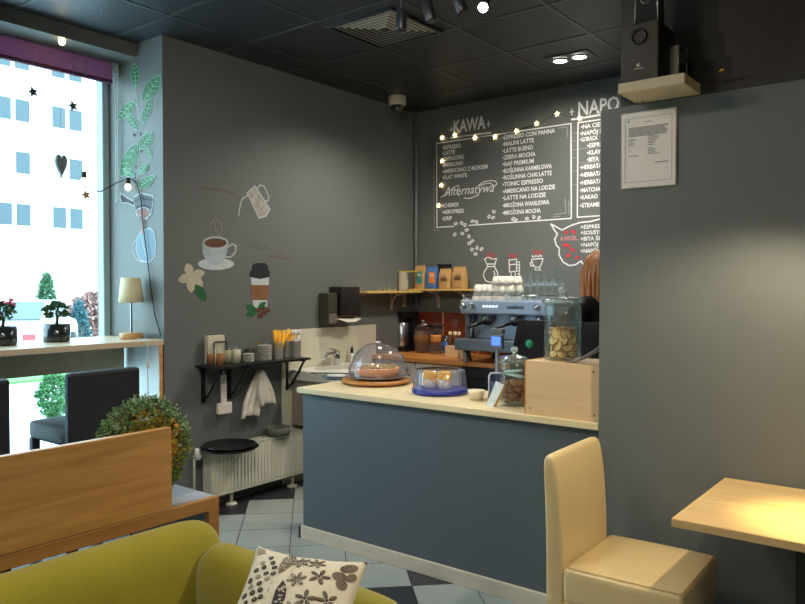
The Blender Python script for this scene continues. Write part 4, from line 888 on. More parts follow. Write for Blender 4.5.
B().box(-.045, .045, -.02, .02, -.0, .012, .004, RY(.15)).build('sachet', M('pale_blue_sachet', (190, 214, 220), .5), t); B().box(-.05, .04, -.025, .015, .02, .032, .004, RY(-.12)).build('fold', M('pale_blue_sachet', (190, 214, 220), .5), t)
# wooden box
t = T('plywood_box', 'pale plywood box on the right end of the counter against the partition', 'box', (-1.668, 3.072, CT))
B().box(.006, .372, 0, .010, 0, .250, .001).build('front_panel', ply, t)
B().box(0, .006, 0, .29, 0, .252).build('side_panel', worktop_wood, t); b = B(); b.box(.006, .372, .28, .29, 0, .25); b.box(.006, .372, .01, .28, .24, .25); b.box(.006, .372, .01, .28, 0, .01); b.build('carcass', ply, t)
b = B()
for x, z in ((.03, .03), (.345, .03), (.34, .22)): b.sph((x, -.0005, z), .004, 8, 6, (1, .3, 1))
b.build('nail_holes', M('dark_nail', (70, 46, 30), .8), t)
p = at(562.5, 358, 'Y', 3.22); cj = Vector((p.x, 3.22, CT+.2525))
lidjar('cookie_jar', 'large clear lidded jar of round cookies standing on the plywood box', cj, .088, .262, .023)
ck = [M('golden_cookie', (244, 194, 132), .75, var=.16, scale=40, bump=.5, bscale=120), M('cookie_brown_edge', (158, 98, 50), .8, var=.1)]
def cookie(loc, rot, r=.031):
    b = B(); b.lathe([(0, -.0055), (r*.86, -.0045)], n=22); b.lathe([(0, .006), (r*.86, .005)], n=22); b.mi = 1; b.lathe([(r*.86, -.0045), (r*.98, -.002), (r, 0), (r*.98, .002), (r*.86, .005)], n=22)
    o = single(b, 'cookie', ck, 'round golden cookie in the large jar on the plywood box', 'cookie', loc, 0, 'cookies in the large jar'); o.rotation_euler = rot; return o
random.seed(21)
camd = math.atan2(-cj.y, -cj.x)
for lay in range(4):
    for k in range(5):
        a = camd+(k-2)*.85+lay*.4; rr = .049; tilt = random.uniform(.2, 1.25)
        cookie(cj+Vector((rr*math.cos(a), rr*math.sin(a), .036+lay*.030)), (0, PI/2-tilt*.35, a+random.uniform(-.5, .5)))
for k in range(6): cookie(cj+Vector((random.uniform(-.03, .03), random.uniform(-.03, .03), .03+k*.018)), (random.uniform(-.3, .3), random.uniform(-.3, .3), 0), .034)
for k in range(5): a = k*1.25; cookie(cj+Vector((.03*math.cos(a), .03*math.sin(a), .142)), (random.uniform(-.3, .3), random.uniform(-.2, .3), 0), .034)
# papers on the box
p0 = at(567.5, 362, 'Y', 3.12); p1 = at(602, 336, 'Y', 3.25)
t = T('paper_brochure', 'curved grey white brochure sticking up on the plywood box beside the partition', 'brochure', (p0.x, 3.10, CT+.2525))
b = B(); n = 10; top = []
for i in range(n+1):
    u = i/n; x = u*.19; z = .002+.105*u**1.6; top.append((x, z))
pts = [(x, 0, z) for x, z in top]+[(x, 0, z-.004) for x, z in top[::-1]]
b.prism(pts, (.01, .05, 0)); b.build('pages', M('brochure_paper', (156, 156, 164), .6), t)
B().prism([(x, -.001, z+.0015) for x, z in top]+[(x, -.001, z+.0005) for x, z in top[::-1]], (.01, .05, 0)).build('cover', M('brochure_cover', (150, 150, 158), .5), t)
# POS terminal and customer display
t = T('cash_register', 'black till touchscreen leaning back behind the glass jars', 'till', (-1.72, 3.50, CT))
B().box(-.25, .25, -.02, .10, 0, .10, .006).build('base', black, t)
scr = B().box(-.28, .30, -.015, .015, -.01, .33, .008, RX(-.35), (0, 0, 0)).build('screen', M('till_black_bezel', (14, 14, 16), .4), t); scr.location = (0, .0, .10)
B().box(-.25, .27, -.017, -.0155, .02, .30, 0, RX(-.35), (0, 0, 0)).build('display_glass', M('dark_display', (5, 6, 8), .5), scr)
p = at(536, 343, 'Y', 3.50)-Vector((-1.72, 3.50, CT)); bq = B(); bq.lathe([(0, -.001), (.022, -.001), (.022, .001), (0, .001)], (p.x, -.075, p.z), 24, 'Y'); bq.build('green_sticker', M('green_sticker', (24, 128, 92), .4), t)
t = T('customer_display', 'small blue lit customer display on a thin pole behind the card holder', 'display', (-2.07, 3.50, CT))
b = B(); b.lathe([(0, 0), (.05, 0), (.05, .01), (.012, .014), (.012, .26), (0, .26)], n=20); b.build('pole', mdk, t)
B().box(-.038, .038, -.012, .012, .25, .335, .006, RZ(.0)).build('housing', mdk, t)
B().box(-.028, .026, -.0135, -.012, .275, .322, 0).build('blue_screen', EM('blue_screen', (70, 110, 255), 1.6), t)
B().box(-.035, .035, -.01, .03, .34, .365, .004).build('top_box', M('grey_scanner', (96, 98, 98), .4), t)

for m_ in ('till_black_bezel', 'dark_display'): MATS[m_].node_tree.nodes['Principled BSDF'].inputs['Specular IOR Level'].default_value = .12
# ------------------------------------------------------------------ barista
def skin_mesh(name, verts, edges, radii, mat, parent, sub=2):
    me = bpy.data.meshes.new(name); me.from_pydata(verts, edges, []); me.materials.append(mat)
    o = bpy.data.objects.new(name, me); COL.objects.link(o); o.parent = parent
    m = o.modifiers.new('skin', 'SKIN'); m.use_smooth_shade = True
    for i, r in enumerate(radii):
        sv = me.skin_vertices[0].data[i] if me.skin_vertices else None
        sv.radius = (r, r) if not isinstance(r, tuple) else r; sv.use_root = (i == 0)
    s = o.modifiers.new('sub', 'SUBSURF'); s.levels = sub; s.render_levels = sub
    return o
def ensure_skin(me):
    pass
skin_m = M('skin_tone', (206, 150, 122), .55, var=.05); shirt = M('black_shirt', (20, 20, 22), .85, var=.1)
def skinned(name, chain, mat, parent, sub=2):
    """chain: list of (index, parent index, (x,y,z), radius)"""
    bm = bmesh.new(); ly = bm.verts.layers.skin.verify(); vs = []
    for i, pi, co, r in chain:
        v = bm.verts.new(co); v[ly].radius = (r, r) if not isinstance(r, tuple) else r; v[ly].use_root = (i == 0); vs.append(v)
        if pi is not None: bm.edges.new((vs[pi], v))
    me = bpy.data.meshes.new(name); bm.to_mesh(me); bm.free(); me.materials.append(mat)
    o = bpy.data.objects.new(name, me); COL.objects.link(o)
    m = o.modifiers.new('skin', 'SKIN'); m.use_smooth_shade = True; m.use_x_symmetry = False
    s = o.modifiers.new('sub', 'SUBSURF'); s.levels = sub; s.render_levels = sub
    dg = bpy.context.evaluated_depsgraph_get(); nm = bpy.data.meshes.new_from_object(o.evaluated_get(dg))
    o.modifiers.clear(); o.data = nm; nm.name = name
    for p in nm.polygons: p.use_smooth = True
    if parent: o.parent = parent
    return o
# local frame: faces -Y, turned afterwards
t = T('person', 'person with long light brown hair in a black top behind the counter, seen from behind', 'person', (-1.70, 4.04, 0), math.radians(-112))
ch = [(0, None, (0, 0, .95), (.15, .11)), (1, 0, (0, 0, 1.12), (.125, .095)), (2, 1, (0, .01, 1.28), (.14, .10)), (3, 2, (0, .01, 1.39), (.10, .075)), (4, 3, (0, .0, 1.455), (.05, .05)), (5, 4, (0, -.01, 1.52), (.055, .06)), (6, 5, (0, -.015, 1.58), (.075, .092)), (7, 6, (0, -.005, 1.645), (.06, .07)),
      (8, 0, (.09, 0, .84), .085), (9, 8, (.10, 0, .48), .058), (10, 9, (.10, .02, .10), .038), (11, 10, (.10, -.12, .04), .034),
      (12, 0, (-.09, 0, .84), .085), (13, 12, (-.10, 0, .48), .058), (14, 13, (-.10, .02, .10), .038), (15, 14, (-.10, -.12, .04), .034),
      (16, 3, (.17, .01, 1.385), .052), (17, 16, (.23, -.01, 1.13), .040), (18, 17, (.20, -.20, 1.02), .028), (19, 18, (.19, -.26, 1.01), .03),
      (20, 3, (-.17, .01, 1.385), .052), (21, 20, (-.23, -.01, 1.13), .040), (22, 21, (-.20, -.20, 1.02), .028), (23, 22, (-.19, -.26, 1.01), .03)]
k = 24
for s, base in ((1, 19), (-1, 23)):
    bx, by, bz = ch[base][2]
    for j, (dx, L) in enumerate(((-.024, .055), (-.008, .065), (.008, .062), (.024, .05))):
        ch.append((k, base, (bx+dx, by-.045, bz), .009)); ch.append((k+1, k, (bx+dx*1.1, by-.045-L*.5, bz-.012), .008)); ch.append((k+2, k+1, (bx+dx*1.1, by-.045-L, bz-.035), .006)); k += 3
    ch.append((k, base, (bx-s*.035, by-.015, bz), .010)); ch.append((k+1, k, (bx-s*.055, by-.045, bz-.012), .008)); k += 2
skinned('body', ch, skin_m, t)
b = B()
for s in (-1, 1): b.sph((s*.03, -.098, 1.595), .011, 10, 8)
b.build('eyes', M('eye_white', (220, 215, 210), .3), t)
b = B(); b.tube([(0, -.10, 1.61), (0, -.122, 1.568), (0, -.105, 1.56)], [.007, .012, .008], 8); b.build('nose', skin_m, t)
b = B(); b.sph((0, -.098, 1.53), .012, 12, 8, (1.8, .6, .5)); b.build('lips', M('lips', (170, 92, 84), .5), t)
skinned('shirt', [(0, None, (0, 0, .93), (.165, .125)), (1, 0, (0, 0, 1.12), (.142, .112)), (2, 1, (0, .01, 1.29), (.158, .118)), (3, 2, (0, .012, 1.395), (.112, .088)), (4, 3, (0, .01, 1.44), (.066, .062)), (5, 3, (.175, .01, 1.39), .068), (6, 5, (.215, .0, 1.25), .060), (7, 6, (.232, -.015, 1.12), .054), (8, 3, (-.175, .01, 1.39), .068), (9, 8, (-.215, .0, 1.25), .060), (10, 9, (-.232, -.015, 1.12), .054)], shirt, t)
skinned('trousers', [(0, None, (0, 0, .93), (.16, .12)), (1, 0, (.09, 0, .84), .10), (2, 1, (.10, 0, .48), .07), (3, 2, (.10, .02, .08), .055), (4, 0, (-.09, 0, .84), .10), (5, 4, (-.10, 0, .48), .07), (6, 5, (-.10, .02, .08), .055)], M('dark_jeans', (34, 38, 48), .9), t)
b = B(); random.seed(9)
for i in range(150):
    a = random.uniform(-2.35, 2.35)+PI/2; ln = random.uniform(.24, .36)
    r0 = .0; P = []
    for q in range(9):
        u = q/8
        if u < .4: th = u/.4*PI*.46; P.append((.088*math.sin(th)*math.cos(a), .005+.108*math.sin(th)*math.sin(a), 1.60+.100*math.cos(th)))
        else:
            v = (u-.4)/.6; wv = 1+.10*math.sin(v*7+i); P.append(((.088*wv+.012*math.sin(i*1.7))*math.cos(a)*(1+.05*v), .005+(.108*wv)*math.sin(a), 1.612-v*ln))
    b.tube(P, [.012, .014, .015, .016, .016, .015, .013, .010, .003], 6)
b.build('hair', M('light_brown_hair', (158, 96, 46), .36, var=.44, scale=60, stretch=(6, 6, .6)), t)

# ------------------------------------------------------------------ speakers on the partition
t = T('speaker_shelf', 'thick cream floating shelf at the top edge of the partition', 'shelf', (-1.135, 3.052, 2.262))
B().box(0, .258, -.205, 0, 0, .040, .002).build('shelf_board', M('cream_shelf_laminate', (198, 182, 148), .45, var=.03), t)
spk = M('dark_brown_speaker_wood', (50, 45, 38), .5); grl = M('speaker_cloth', (30, 29, 27), .8, bump=.4, bscale=400)
t = T('subwoofer', 'black boxy subwoofer with a round port standing on the cream shelf', 'speaker', (-1.125, 2.865, 2.3025))
B().box(0, .145, 0, .18, 0, .225, .004).build('cabinet', spk, t); B().box(.003, .142, -.004, .0, .003, .222, .002).build('front_panel', M('speaker_front', (62, 56, 48), .6, bump=.2, bscale=300), t)
B().lathe([(.030, -.004), (.032, -.008), (.024, -.009), (.020, .0), (0, .0)], (.068, -.002, .172), 28, 'Y').build('bass_port', black, t)
b = B(); b.lathe([(0, -.0015), (.0085, -.0015), (.0085, 0), (0, 0)], (.068, -.004, .063), 18, 'Y'); b.box(.050, .087, -.0055, -.004, .048, .0515); ob = b.build('logo', M('logo_silver', (170, 166, 156), .4), t)
def satellite(label, loc, rz, h, wd=.062):
    t = T('satellite_speaker', label, 'speaker', loc, rz)
    b = B(); b.prism([(-wd/2, 0, 0), (wd/2, 0, 0), (wd/2*.92, 0, h), (-wd/2*.92, 0, h)], (0, .07, 0)); b.build('cabinet', spk, t)
    B().box(-wd/2+.006, wd/2-.006, -.004, 0, .01, h-.008, .002).build('grille', grl, t)
    b = B(); b.tube([(-wd/2, -.003, 0), (-wd/2*.92, -.003, h)], .0035, 6); b.tube([(wd/2, -.003, 0), (wd/2*.92, -.003, h)], .0035, 6); b.build('silver_edge', M('silver_trim', (170, 162, 140), .3, .7), t)
    B().lathe([(.022, -.002), (.024, -.006), (.018, -.007), (.010, -.002), (0, -.005)], (0, -.002, h*.62), 24, 'Y').build('driver', M('grey_driver_cone', (100, 100, 98), .25, .5), t)
    return t
satellite('small satellite speaker standing on top of the subwoofer', (-1.035, 2.885, 2.5285), 0, .155, .09)
satellite('small satellite speaker turned sideways at the right end of the cream shelf', (-.915, 2.935, 2.3025), math.radians(78), .125, .062)
t = T('audio_jack', 'black cable with a gold plug sticking out beside the right speaker', 'cable', (-.86, 3.0, 2.32))
B().tube([(0, 0, 0), (.04, -.02, .0), (.07, -.02, .002)], .003, 6).build('cable', black, t); B().tube([(.07, -.02, .002), (.092, -.022, .004)], .006, 8).build('plug', M('gold_metal', (206, 160, 70), .25, 1), t)
t = T('speaker_cables', 'tangle of black cables hanging at the left end of the cream shelf', 'cable', (-1.17, 3.03, 2.265))
b = B(); random.seed(4)
for k in range(5):
    b.tube([(.06+random.uniform(-.02, .02), .0, -.001), (.02+random.uniform(-.02, .02), .005, .012), (-.01+random.uniform(-.02, .01), .01, .018+random.uniform(0, .02)), (.01, .02, .01)], .005, 6)
b.build('cables', black, t)
# notice on the partition
t = T('framed_notice', 'white sheet with small print in a clear frame on the partition', 'notice', (-1.198, 3.049, 1.908))
B().box(0, .232, -.006, 0, 0, .318, .001).build('frame', M('silver_frame', (176, 172, 158), .3, .3), t)
B().box(.005, .227, -.0072, -.006, .005, .313).build('paper', M('notice_paper', (240, 232, 222), .7, var=.01), t)
b = B()
for x0, x1, z0, z1 in ((.018, .214, .026, .0275), (.018, .214, .292, .2935), (.018, .0195, .026, .2935), (.2125, .214, .026, .2935)): b.box(x0, x1, -.0078, -.0072, z0, z1)
b.build('printed_border', M('mauve_border', (158, 140, 152), .7), t)
b = B(); random.seed(2)
for z in [.252-k*.0044 for k in range(9)]: b.box(.034, .034+random.uniform(.15, .165), -.0078, -.0072, z, z+.0022)
for z in [.205-k*.006 for k in range(5)]: b.box(.034, .034+random.uniform(.01, .045), -.0078, -.0072, z, z+.002)
for z in [.212-k*.006 for k in range(7)]: b.box(.115, .115+random.uniform(.02, .045), -.0078, -.0072, z, z+.002)
for z in [.162-k*.006 for k in range(5)]: b.box(.115, .115+random.uniform(.02, .05), -.0078, -.0072, z, z+.002)
b.box(.10, .13, -.0078, -.0072, .272, .2745); b.box(.034, .075, -.0078, -.0072, .135, .1375); b.box(.034, .045, -.0078, -.0072, .155, .157); b.box(.145, .20, -.0078, -.0072, .100, .103); b.box(.03, .19, -.0078, -.0072, .174, .1745)
b.build('printed_text', M('grey_print', (108, 102, 98), .8), t)
B().box(.030, .036, -.0078, -.0072, .278, .286).build('printed_logo', M('blue_logo', (90, 110, 150), .7), t)

# ------------------------------------------------------------------ yellow chair and table
yl = M('cream_yellow_leatherette', (220, 196, 144), .33, var=.05, scale=5, bump=.12, bscale=35, coat=.2)
t = T('upholstered_chair', 'cream yellow leatherette dining chair beside the pale wooden table', 'chair', (-1.17, 2.66, 0), math.radians(1.5))
b = B(); prof = [(.0, .06), (.0, .45), (-.008, .62), (-.018, .77), (-.036, .866), (-.048, .884), (-.075, .883), (-.088, .866), (-.080, .77), (-.075, .62), (-.07, .45), (-.07, .06)]
n = len(prof); ys = [-.225, -.212, -.19, 0, .19, .212, .225]; sh = [.86, .97, 1, 1, 1, .97, .86]; rows = []
cx_ = -.04
for y, s in zip(ys, sh): rows.append([b.bm.verts.new((cx_+(x-cx_)*s, y, z-(1-s)*.10*(1 if z > .8 else 0))) for x, z in prof])
for a, c in zip(rows, rows[1:]):
    for k in range(n): b.bm.faces.new([a[k], a[(k+1) % n], c[(k+1) % n], c[k]])
b.bm.faces.new(rows[0][::-1]); b.bm.faces.new(rows[-1])
soft(b.build('backrest', yl, t), 2)
soft(B().box(-.005, .425, -.235, .245, .35, .490, .022).build('seat', yl, t), 1)
B().box(.0, .412, -.230, .238, .10, .36, .006).build('seat_skirt', yl, t)
b = B(); seam = M('seam_thread', (166, 132, 80), .6)
b.tube([(.01, -.222, .4885), (.412, -.222, .4885), (.412, .232, .4885)], .0022, 6)
b.build('seam', M('seam_piping', (222, 194, 138), .4), t)
for x, y in ((.02, -.2), (.375, -.2), (.02, .2), (.375, .2)): B().box(x-.02, x+.02, y-.02, y+.02, 0, .15).build('leg', M('dark_wood_leg', (46, 34, 26), .5), t)
t = T('dining_table', 'pale wooden table with a dark pedestal against the partition', 'table', (-.77, 2.40, 0))
B().box(0, 1.15, 0, .645, .722, .75, .003).build('tabletop', table_wood, t)
B().box(.31, .39, .30, .38, .02, .722).build('pedestal', black, t); B().box(.12, .58, .12, .56, 0, .02, .004).build('base_plate', black, t)

# ------------------------------------------------------------------ divider table with panel, wreath
t = T('divider_table', 'oak framed table with a high oak privacy panel behind the green sofa', 'table', (-2.35, 1.832, 0))
B().box(-.52, -.0, -2.6, -.0, .642, .672, .002).build('tabletop', M('grey_white_tabletop', (168, 172, 182), .25, var=.03), t)
B().box(-.02, .006, -2.6, 0, .625, .673, .002).build('front_rail', oak_dark, t)
for y in (-.05, -.86, -1.7): B().box(-.02, .006, y, y+.05 if y > -.1 else y+.035, 0, .625, .001).build('post', oak_dark, t)
B().box(-.52, -.02, -.05, -.02, 0, .642).build('end_panel', M('blue_grey_panel', (104, 120, 134), .4), t)
B().box(-.022, .006, -2.6, -.215, .674, .978, .003).build('privacy_panel', oak, t)
b = B()
for y in (-.62, -1.45): b.box(-.48, -.45, y, y+.03, 0, .642)
b.build('steel_legs', black, t)
random.seed(14)
t = T('wreath', 'green conifer wreath with yellow and orange dried flowers leaning behind the oak panel', 'wreath', (-2.515, 1.61, .875))
def ringp(a, rr=.148): return Vector((0, rr*math.cos(a), rr*math.sin(a)))
b = B(); b.tube([ringp(k*2*PI/24) for k in range(25)], .022, 8, False); b.build('ring', M('straw_ring', (96, 84, 46), .9), t)
gm = [M('dark_conifer_sprig', (104, 136, 76), .8, var=.25, scale=30), M('olive_sprig', (164, 158, 70), .8, var=.25, scale=30), M('grey_green_sprig', (156, 178, 136), .8, var=.2, scale=30)]
bs = [B(), B(), B()]
for k in range(1900):
    a = random.random()*2*PI; ph = random.uniform(0, 2*PI); mr = .030 if math.sin(ph) > 0 else .055; c = ringp(a)+Vector((math.cos(ph)*.030, math.sin(ph)*mr*math.cos(a), math.sin(ph)*mr*math.sin(a)))
    d = (c-ringp(a, .13)).normalized()+Vector((random.uniform(-.6, .6), random.uniform(-.6, .6), random.uniform(-.6, .6)))+Vector((0, -math.sin(a), math.cos(a)))*.5; d.normalize()
    L = random.uniform(.018, .036); q = 0 if random.random() < .55 else (2 if math.sin(a) > -.1 else 1)
    if math.sin(ph) < -.3: q = 1
    bb = bs[q]; bb.tube([c, c+d*L], [.0025, .001], 4, False)
    for m in range(6):
        e = c+d*L*(.25+m*.14); f = Vector((random.uniform(-1, 1), random.uniform(-1, 1), random.uniform(-1, 1))).normalized(); s = d.cross(f).normalized()*.0035; tip = e+(f+d*.8).normalized()*.012
        bb.face([e-s, e+s, tip])
for q, nm in enumerate(('dark_sprigs', 'olive_sprigs', 'grey_green_sprigs')): bs[q].build(nm, gm[q], t, normals=False)
for nm, c, n0 in (('yellow_flowers', (190, 156, 44), 90), ('orange_flowers', (200, 92, 36), 34)):
    b = B()
    for k in range(n0):
        a = random.uniform(-1.4, 2.2) if nm[0] == 'y' else random.uniform(-1.3, .9); p = ringp(a, random.uniform(.075, .155))+Vector((random.uniform(.012, .035), 0, 0))
        b.sph(p, random.uniform(.008, .014), 7, 5, (.6, 1, 1))
    b.build(nm, M(nm+'_paint', c, .8, var=.2), t)
# ------------------------------------------------------------------ sofa and cushions
grn = M('lime_green_sofa_fabric', (148, 138, 18), .9, var=.08, scale=6, bump=.15, bscale=150, sheen=.3)
t = T('sofa', 'lime green fabric sofa in the lower left foreground', 'sofa', (-2.29, 1.66, 0))
b = B(); prof = [(.0, .10), (.0, .56), (.03, .645), (.10, .685), (.17, .675), (.225, .61), (.25, .50), (.27, .38), (.27, .10)]
n = len(prof); ys = [0, -.02, -.07, -.14, -.5, -1.0, -1.75, -1.8]; sc_ = [.80, .93, .985, 1, 1, 1, 1, .95]; rows = []
for y, s in zip(ys, sc_): rows.append([b.bm.verts.new((.135+(x-.135)*s, y, .10+(z-.10)*(1-(1-s)*.55))) for x, z in prof])
for a, c in zip(rows, rows[1:]):
    for k in range(n): b.bm.faces.new([a[k], a[(k+1) % n], c[(k+1) % n], c[k]])
b.bm.faces.new(rows[0][::-1]); b.bm.faces.new(rows[-1])
soft(b.build('backrest', grn, t), 2)
b = B(); prof = [(-.17, .10), (-.175, .50), (-.15, .60), (-.08, .635), (-.03, .62), (-.003, .54), (0, .10)]
n = len(prof); xs = [.20, .3, .6, .95, 1.03, 1.06]; sc_ = [1, 1, 1, 1, .96, .80]; rows = []
for x, s in zip(xs, sc_): rows.append([b.bm.verts.new((x, -.08+(y+.08)*s, .10+(z-.10)*(1-(1-s)*.5))) for y, z in prof])
for a, c in zip(rows, rows[1:]):
    for k in range(n): b.bm.faces.new([a[k], a[(k+1) % n], c[(k+1) % n], c[k]])
b.bm.faces.new(rows[0][::-1]); b.bm.faces.new(rows[-1])
soft(b.build('armrest', grn, t), 2)
soft(B().box(.27, 1.03, -1.75, -.17, .12, .40, .05).build('seat', grn, t), 1)
for x, y in ((.05, -.08), (1.0, -.08), (.05, -1.7), (1.0, -1.7)): B().box(x-.025, x+.025, y-.025, y+.025, 0, .12).build('leg', black, t)
# patterned cushion
def depthpt(x, y, d): return Vector((0, 0, H))+(FWD+RGT*((x-402.5)/737)+UPV*((302-y)/737))*d
TL, TR, BL, BR = depthpt(258, 546, 2.16), depthpt(368, 562, 2.0), depthpt(196, 680, 1.78), depthpt(342, 690, 1.66)
cc = (TL+TR+BL+BR)/4; nrm = (TR-TL).cross(BL-TL).normalized(); 
if nrm.dot(-cc+Vector((0, 0, H))) < 0: nrm = -nrm
def cpt(u, v, side):
    """u, v in 0..1 over the cushion, side +1 front"""
    pu = .5+(u-.5)*(1-.10*math.sin(PI*v)); pv = .5+(v-.5)*(1-.10*math.sin(PI*u))
    base = TL*(1-pu)*(1-pv)+TR*pu*(1-pv)+BL*(1-pu)*pv+BR*pu*pv
    h = .062*(max(0, math.sin(PI*u))*max(0, math.sin(PI*v)))**.55
    h += .002*math.sin(u*23+v*9)*math.sin(v*17)
    return base+nrm*h*side-cc
b = B(); N = 26; gF, gB = {}, {}
for i in range(N+1):
    for j in range(N+1):
        v = b.bm.verts.new(cpt(i/N, j/N, 1)); gF[i, j] = v
        gB[i, j] = v if i in (0, N) or j in (0, N) else b.bm.verts.new(cpt(i/N, j/N, -1))
for i in range(N):
    for j in range(N):
        b.bm.faces.new([gF[i, j], gF[i+1, j], gF[i+1, j+1], gF[i, j+1]]); b.bm.faces.new([gB[i, j], gB[i, j+1], gB[i+1, j+1], gB[i+1, j]])
bmesh.ops.recalc_face_normals(b.bm, faces=b.bm.faces[:])
for f in b.bm.faces: f.smooth = True
ASP = ((TR-TL).length+(BR-BL).length)/((BL-TL).length+(BR-TR).length)
def blob(poly, mi, off=.0012):
    b.mi = mi; cu = sum(p[0] for p in poly)/len(poly); cv = sum(p[1] for p in poly)/len(poly)
    if not all(.01 < p[0] < .99 and .01 < p[1] < .99 for p in poly): poly = [(min(.985, max(.015, p[0])), min(.985, max(.015, p[1]))) for p in poly]
    n = len(poly); K = 5; rings = []
    for q in range(K):
        f_ = 1-q/K; rings.append([b.bm.verts.new(cpt(cu+(u-cu)*f_, cv+(v-cv)*f_, 1)+nrm*(off+.0008)) for u, v in poly])
    vc = b.bm.verts.new(cpt(cu, cv, 1)+nrm*(off+.0008))
    for A_, C_ in zip(rings, rings[1:]):
        for i in range(n):
            f = b.bm.faces.new([A_[i], A_[(i+1) % n], C_[(i+1) % n], C_[i]]); f.material_index = mi; f.smooth = True
    for i in range(n):
        f = b.bm.faces.new([rings[-1][i], rings[-1][(i+1) % n], vc]); f.material_index = mi; f.smooth = True
def e2(cu, cv, ru, rv, rot=0, n=12): return [(cu+(ru*math.cos(a)*math.cos(rot)-rv*math.sin(a)*math.sin(rot)), cv+(ru*math.cos(a)*math.sin(rot)+rv*math.sin(a)*math.cos(rot))*ASP) for a in [k*2*PI/n for k in range(n)]]
def flower(cu, cv, r, mi, n=6, c2=4):
    for k in range(n):
        a = k*2*PI/n+cu*5
        blob(e2(cu+r*.6*math.cos(a), cv+r*.6*math.sin(a)*ASP, r*.42, r*.20, a), c2, .0010)
        blob(e2(cu+r*.6*math.cos(a), cv+r*.6*math.sin(a)*ASP, r*.33, r*.14, a), mi, .0018)
    blob(e2(cu, cv, r*.14, r*.14), c2, .0024)
random.seed(8)
# berries on the left
for cu, cv in [(.13, .16), (.19, .10), (.10, .24), (.17, .21), (.24, .16), (.08, .33), (.15, .30), (.22, .27), (.28, .21), (.12, .39), (.20, .37), (.26, .33), (.30, .28), (.09, .46), (.17, .45), (.24, .43), (.14, .53), (.22, .51), (.10, .60), (.19, .59), (.27, .49), (.15, .67), (.24, .66)]:
    blob(e2(cu+.02, cv+.02, .028, .024, random.random()), 4 if random.random() < .8 else 3); blob(e2(cu+.02, cv+.02, .010, .004, .7), 3, .0025)
blob([(.36, .03), (.42, .05), (.45, .10), (.44, .20), (.40, .28), (.37, .30), (.345, .22), (.34, .12)], 2)
for k in range(26): blob(e2(.36+random.random()*.07, .07+random.random()*.18, .008, .006), 1, .0024)
blob([(.44, .36), (.50, .42), (.52, .52), (.50, .64), (.44, .72), (.42, .6), (.415, .46)], 4)
for k in range(22): blob(e2(.44+random.random()*.06, .42+random.random()*.24, .009, .007), 1, .0024)
flower(.50, .13, .085, 3); flower(.64, .12, .075, 3); flower(.55, .33, .085, 3); flower(.72, .27, .085, 2, 5); flower(.68, .50, .09, 2, 5); flower(.84, .46, .085, 2, 5); flower(.60, .60, .08, 3); flower(.80, .68, .08, 3)
for cu, cv, ru, rv, ro in ((.90, .12, .07, .045, -.7), (.86, .22, .06, .045, .2), (.90, .29, .055, .040, 1.1), (.945, .20, .035, .05, .3)): blob(e2(cu, cv, ru, rv, ro), 2)
for k in range(5): blob(e2(.86+k*.016, .13+k*.035, .032, .0035, .5), 4, .0026)
blob([(.02, .02), (.10, .03), (.12, .07), (.06, .10), (.03, .08)], 3)
b.mi = 1
for u0 in (.33, .47):
    for k in range(14): blob([(u0+.06*k/14*.2, .02+k*.068), (u0+.012, .02+k*.068), (u0+.012, .06+k*.068), (u0, .06+k*.068)], 5, .0008)
cm = [M('cushion_cream_cotton', (222, 212, 186), .9, var=.04, bump=.25, bscale=400), M('cushion_pale_dots', (206, 198, 176), .9), M('cushion_taupe', (112, 98, 80), .9, var=.12, scale=60), M('cushion_greige', (158, 144, 120), .9, var=.15, scale=60), M('cushion_dark_brown', (66, 56, 48), .9, var=.2, scale=60), M('cushion_seam_cream', (200, 188, 158), .9)]
single(b, 'patterned_cushion', cm, 'cream cushion printed with grey brown flowers and leaves lying against the sofa arm', 'cushion', cc, normals=False)
p = at(78, 622, 'X', -1.93)+Vector((.01, 0, .005))
single(B().box(-.06, .04, -.13, .13, -.20, .010, .04, RY(-.3), (0, 0, 0)), 'brown_cushion', M('dark_brown_cushion', (62, 46, 34), .95), 'dark brown cushion corner at the bottom left edge of the photo on the sofa', 'cushion', p)
soft(bpy.data.objects['brown_cushion'], 1)

# ------------------------------------------------------------------ ceiling fixtures
t = T('air_vent', 'square black ceiling vent with concentric louvres', 'vent', (-2.925, 3.575, CZ-.006))
gl = M('vent_grey_metal', (66, 68, 68), .3, .6); gl2 = M('vent_pale_louvre', (196, 190, 172), .35, .4)
b = B(); o_, i_ = .262, .238; b.box(-o_, o_, -o_, -i_, -.010, .004); b.box(-o_, o_, i_, o_, -.010, .004); b.box(-o_, -i_, -i_, i_, -.010, .004); b.box(i_, o_, -i_, i_, -.010, .004); b.build('vent_frame', gl, t)
B().box(-.235, .235, -.235, .235, .003, .0055).build('backing', black, t)
for k in range(6):
    r = .225-k*.035; b = B()
    for q in range(4):
        a = q*PI/2; R_ = RZ(a); pts = [Vector((-r, -r, .001)), Vector((r, -r, .001)), Vector((r-.014, -r+.014, -.003)), Vector((-r+.014, -r+.014, -.003))]
        b.prism([R_ @ p for p in pts], (0, 0, .0015))
    b.build('louvre', gl2, t)
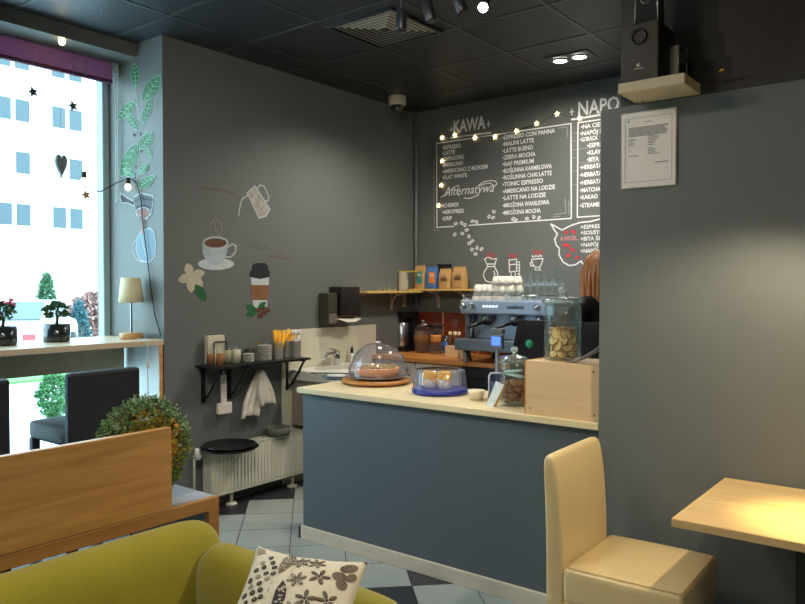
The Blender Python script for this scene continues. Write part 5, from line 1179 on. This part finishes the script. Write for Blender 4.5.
lampface = EM('downlight_lens', (255, 246, 226), 40)
t = T('double_downlight', 'recessed double spot lamp glowing in the black ceiling above the menu', 'ceiling lamp', (-2.26, 4.795, CZ-.005))
b = B(); b.box(-.16, .16, -.085, .085, -.004, .004, .001); b.build('frame', ceil_bar, t)
for x in (-.072, .072):
    q = B().lathe([(.058, -.005), (.060, -.018), (.048, -.020), (.044, -.006)], (x, 0, 0), 28).build('lamp_ring', steel, t); B().lathe([(0, -.015), (.046, -.014), (.046, -.010), (0, -.010)], (x, 0, 0), 28).build('lamp_lens', lampface, q)
t = T('dome_camera', 'cream dome security camera on the ceiling near the back corner', 'camera', (-3.875, 4.90, CZ-.001))
B().lathe([(0, 0), (.072, 0), (.076, -.01), (.076, -.07), (.062, -.08), (0, -.08)], n=32).build('housing', M('cream_camera_plastic', (196, 190, 160), .5), t)
B().lathe([(.055, -.08)]+[(.055*math.cos(a), -.08-.052*math.sin(a)) for a in [k*PI/2/8 for k in range(1, 9)]], n=28).build('dome', M('smoked_dome', (40, 42, 44), .08, coat=1), t)
t = T('track_light', 'black ceiling track carrying four cylindrical spot heads', 'ceiling lamp', (-2.05, 2.95, CZ))
B().box(-.45, .45, -.018, .018, -.035, -.001, .002).build('track', black, t)
tk = M('spot_grey_black', (34, 37, 41), .35)
for k, (x, y, dirv) in enumerate(((401.5, 20, (-.05, -.02, -1)), (429, 11, (.22, .1, -1)), (459, 3, (.42, .15, -1)), (484, 4, (.35, -.75, -.62)))):
    c = at(x, y, 'Y', 2.95)-t.location; d = Vector(dirv).normalized(); L = .052
    hd_ = B(); hd_.tube([c-d*L, c-d*(L-.006), c+d*(L-.006), c+d*L], [.024, .0275, .0275, .026], 22); o = hd_.build('spot_head', tk, t)
    B().tube([(c.x, c.y, -.035), c-d*L*.6], .007, 8).build('stem', tk, o)
    bl = B(); bl.tube([c+d*(L+.0005), c+d*(L+.003)], .022, 20); bl.build('lens', lampface if k == 3 else M('dark_lens', (40, 40, 40), .2), o)
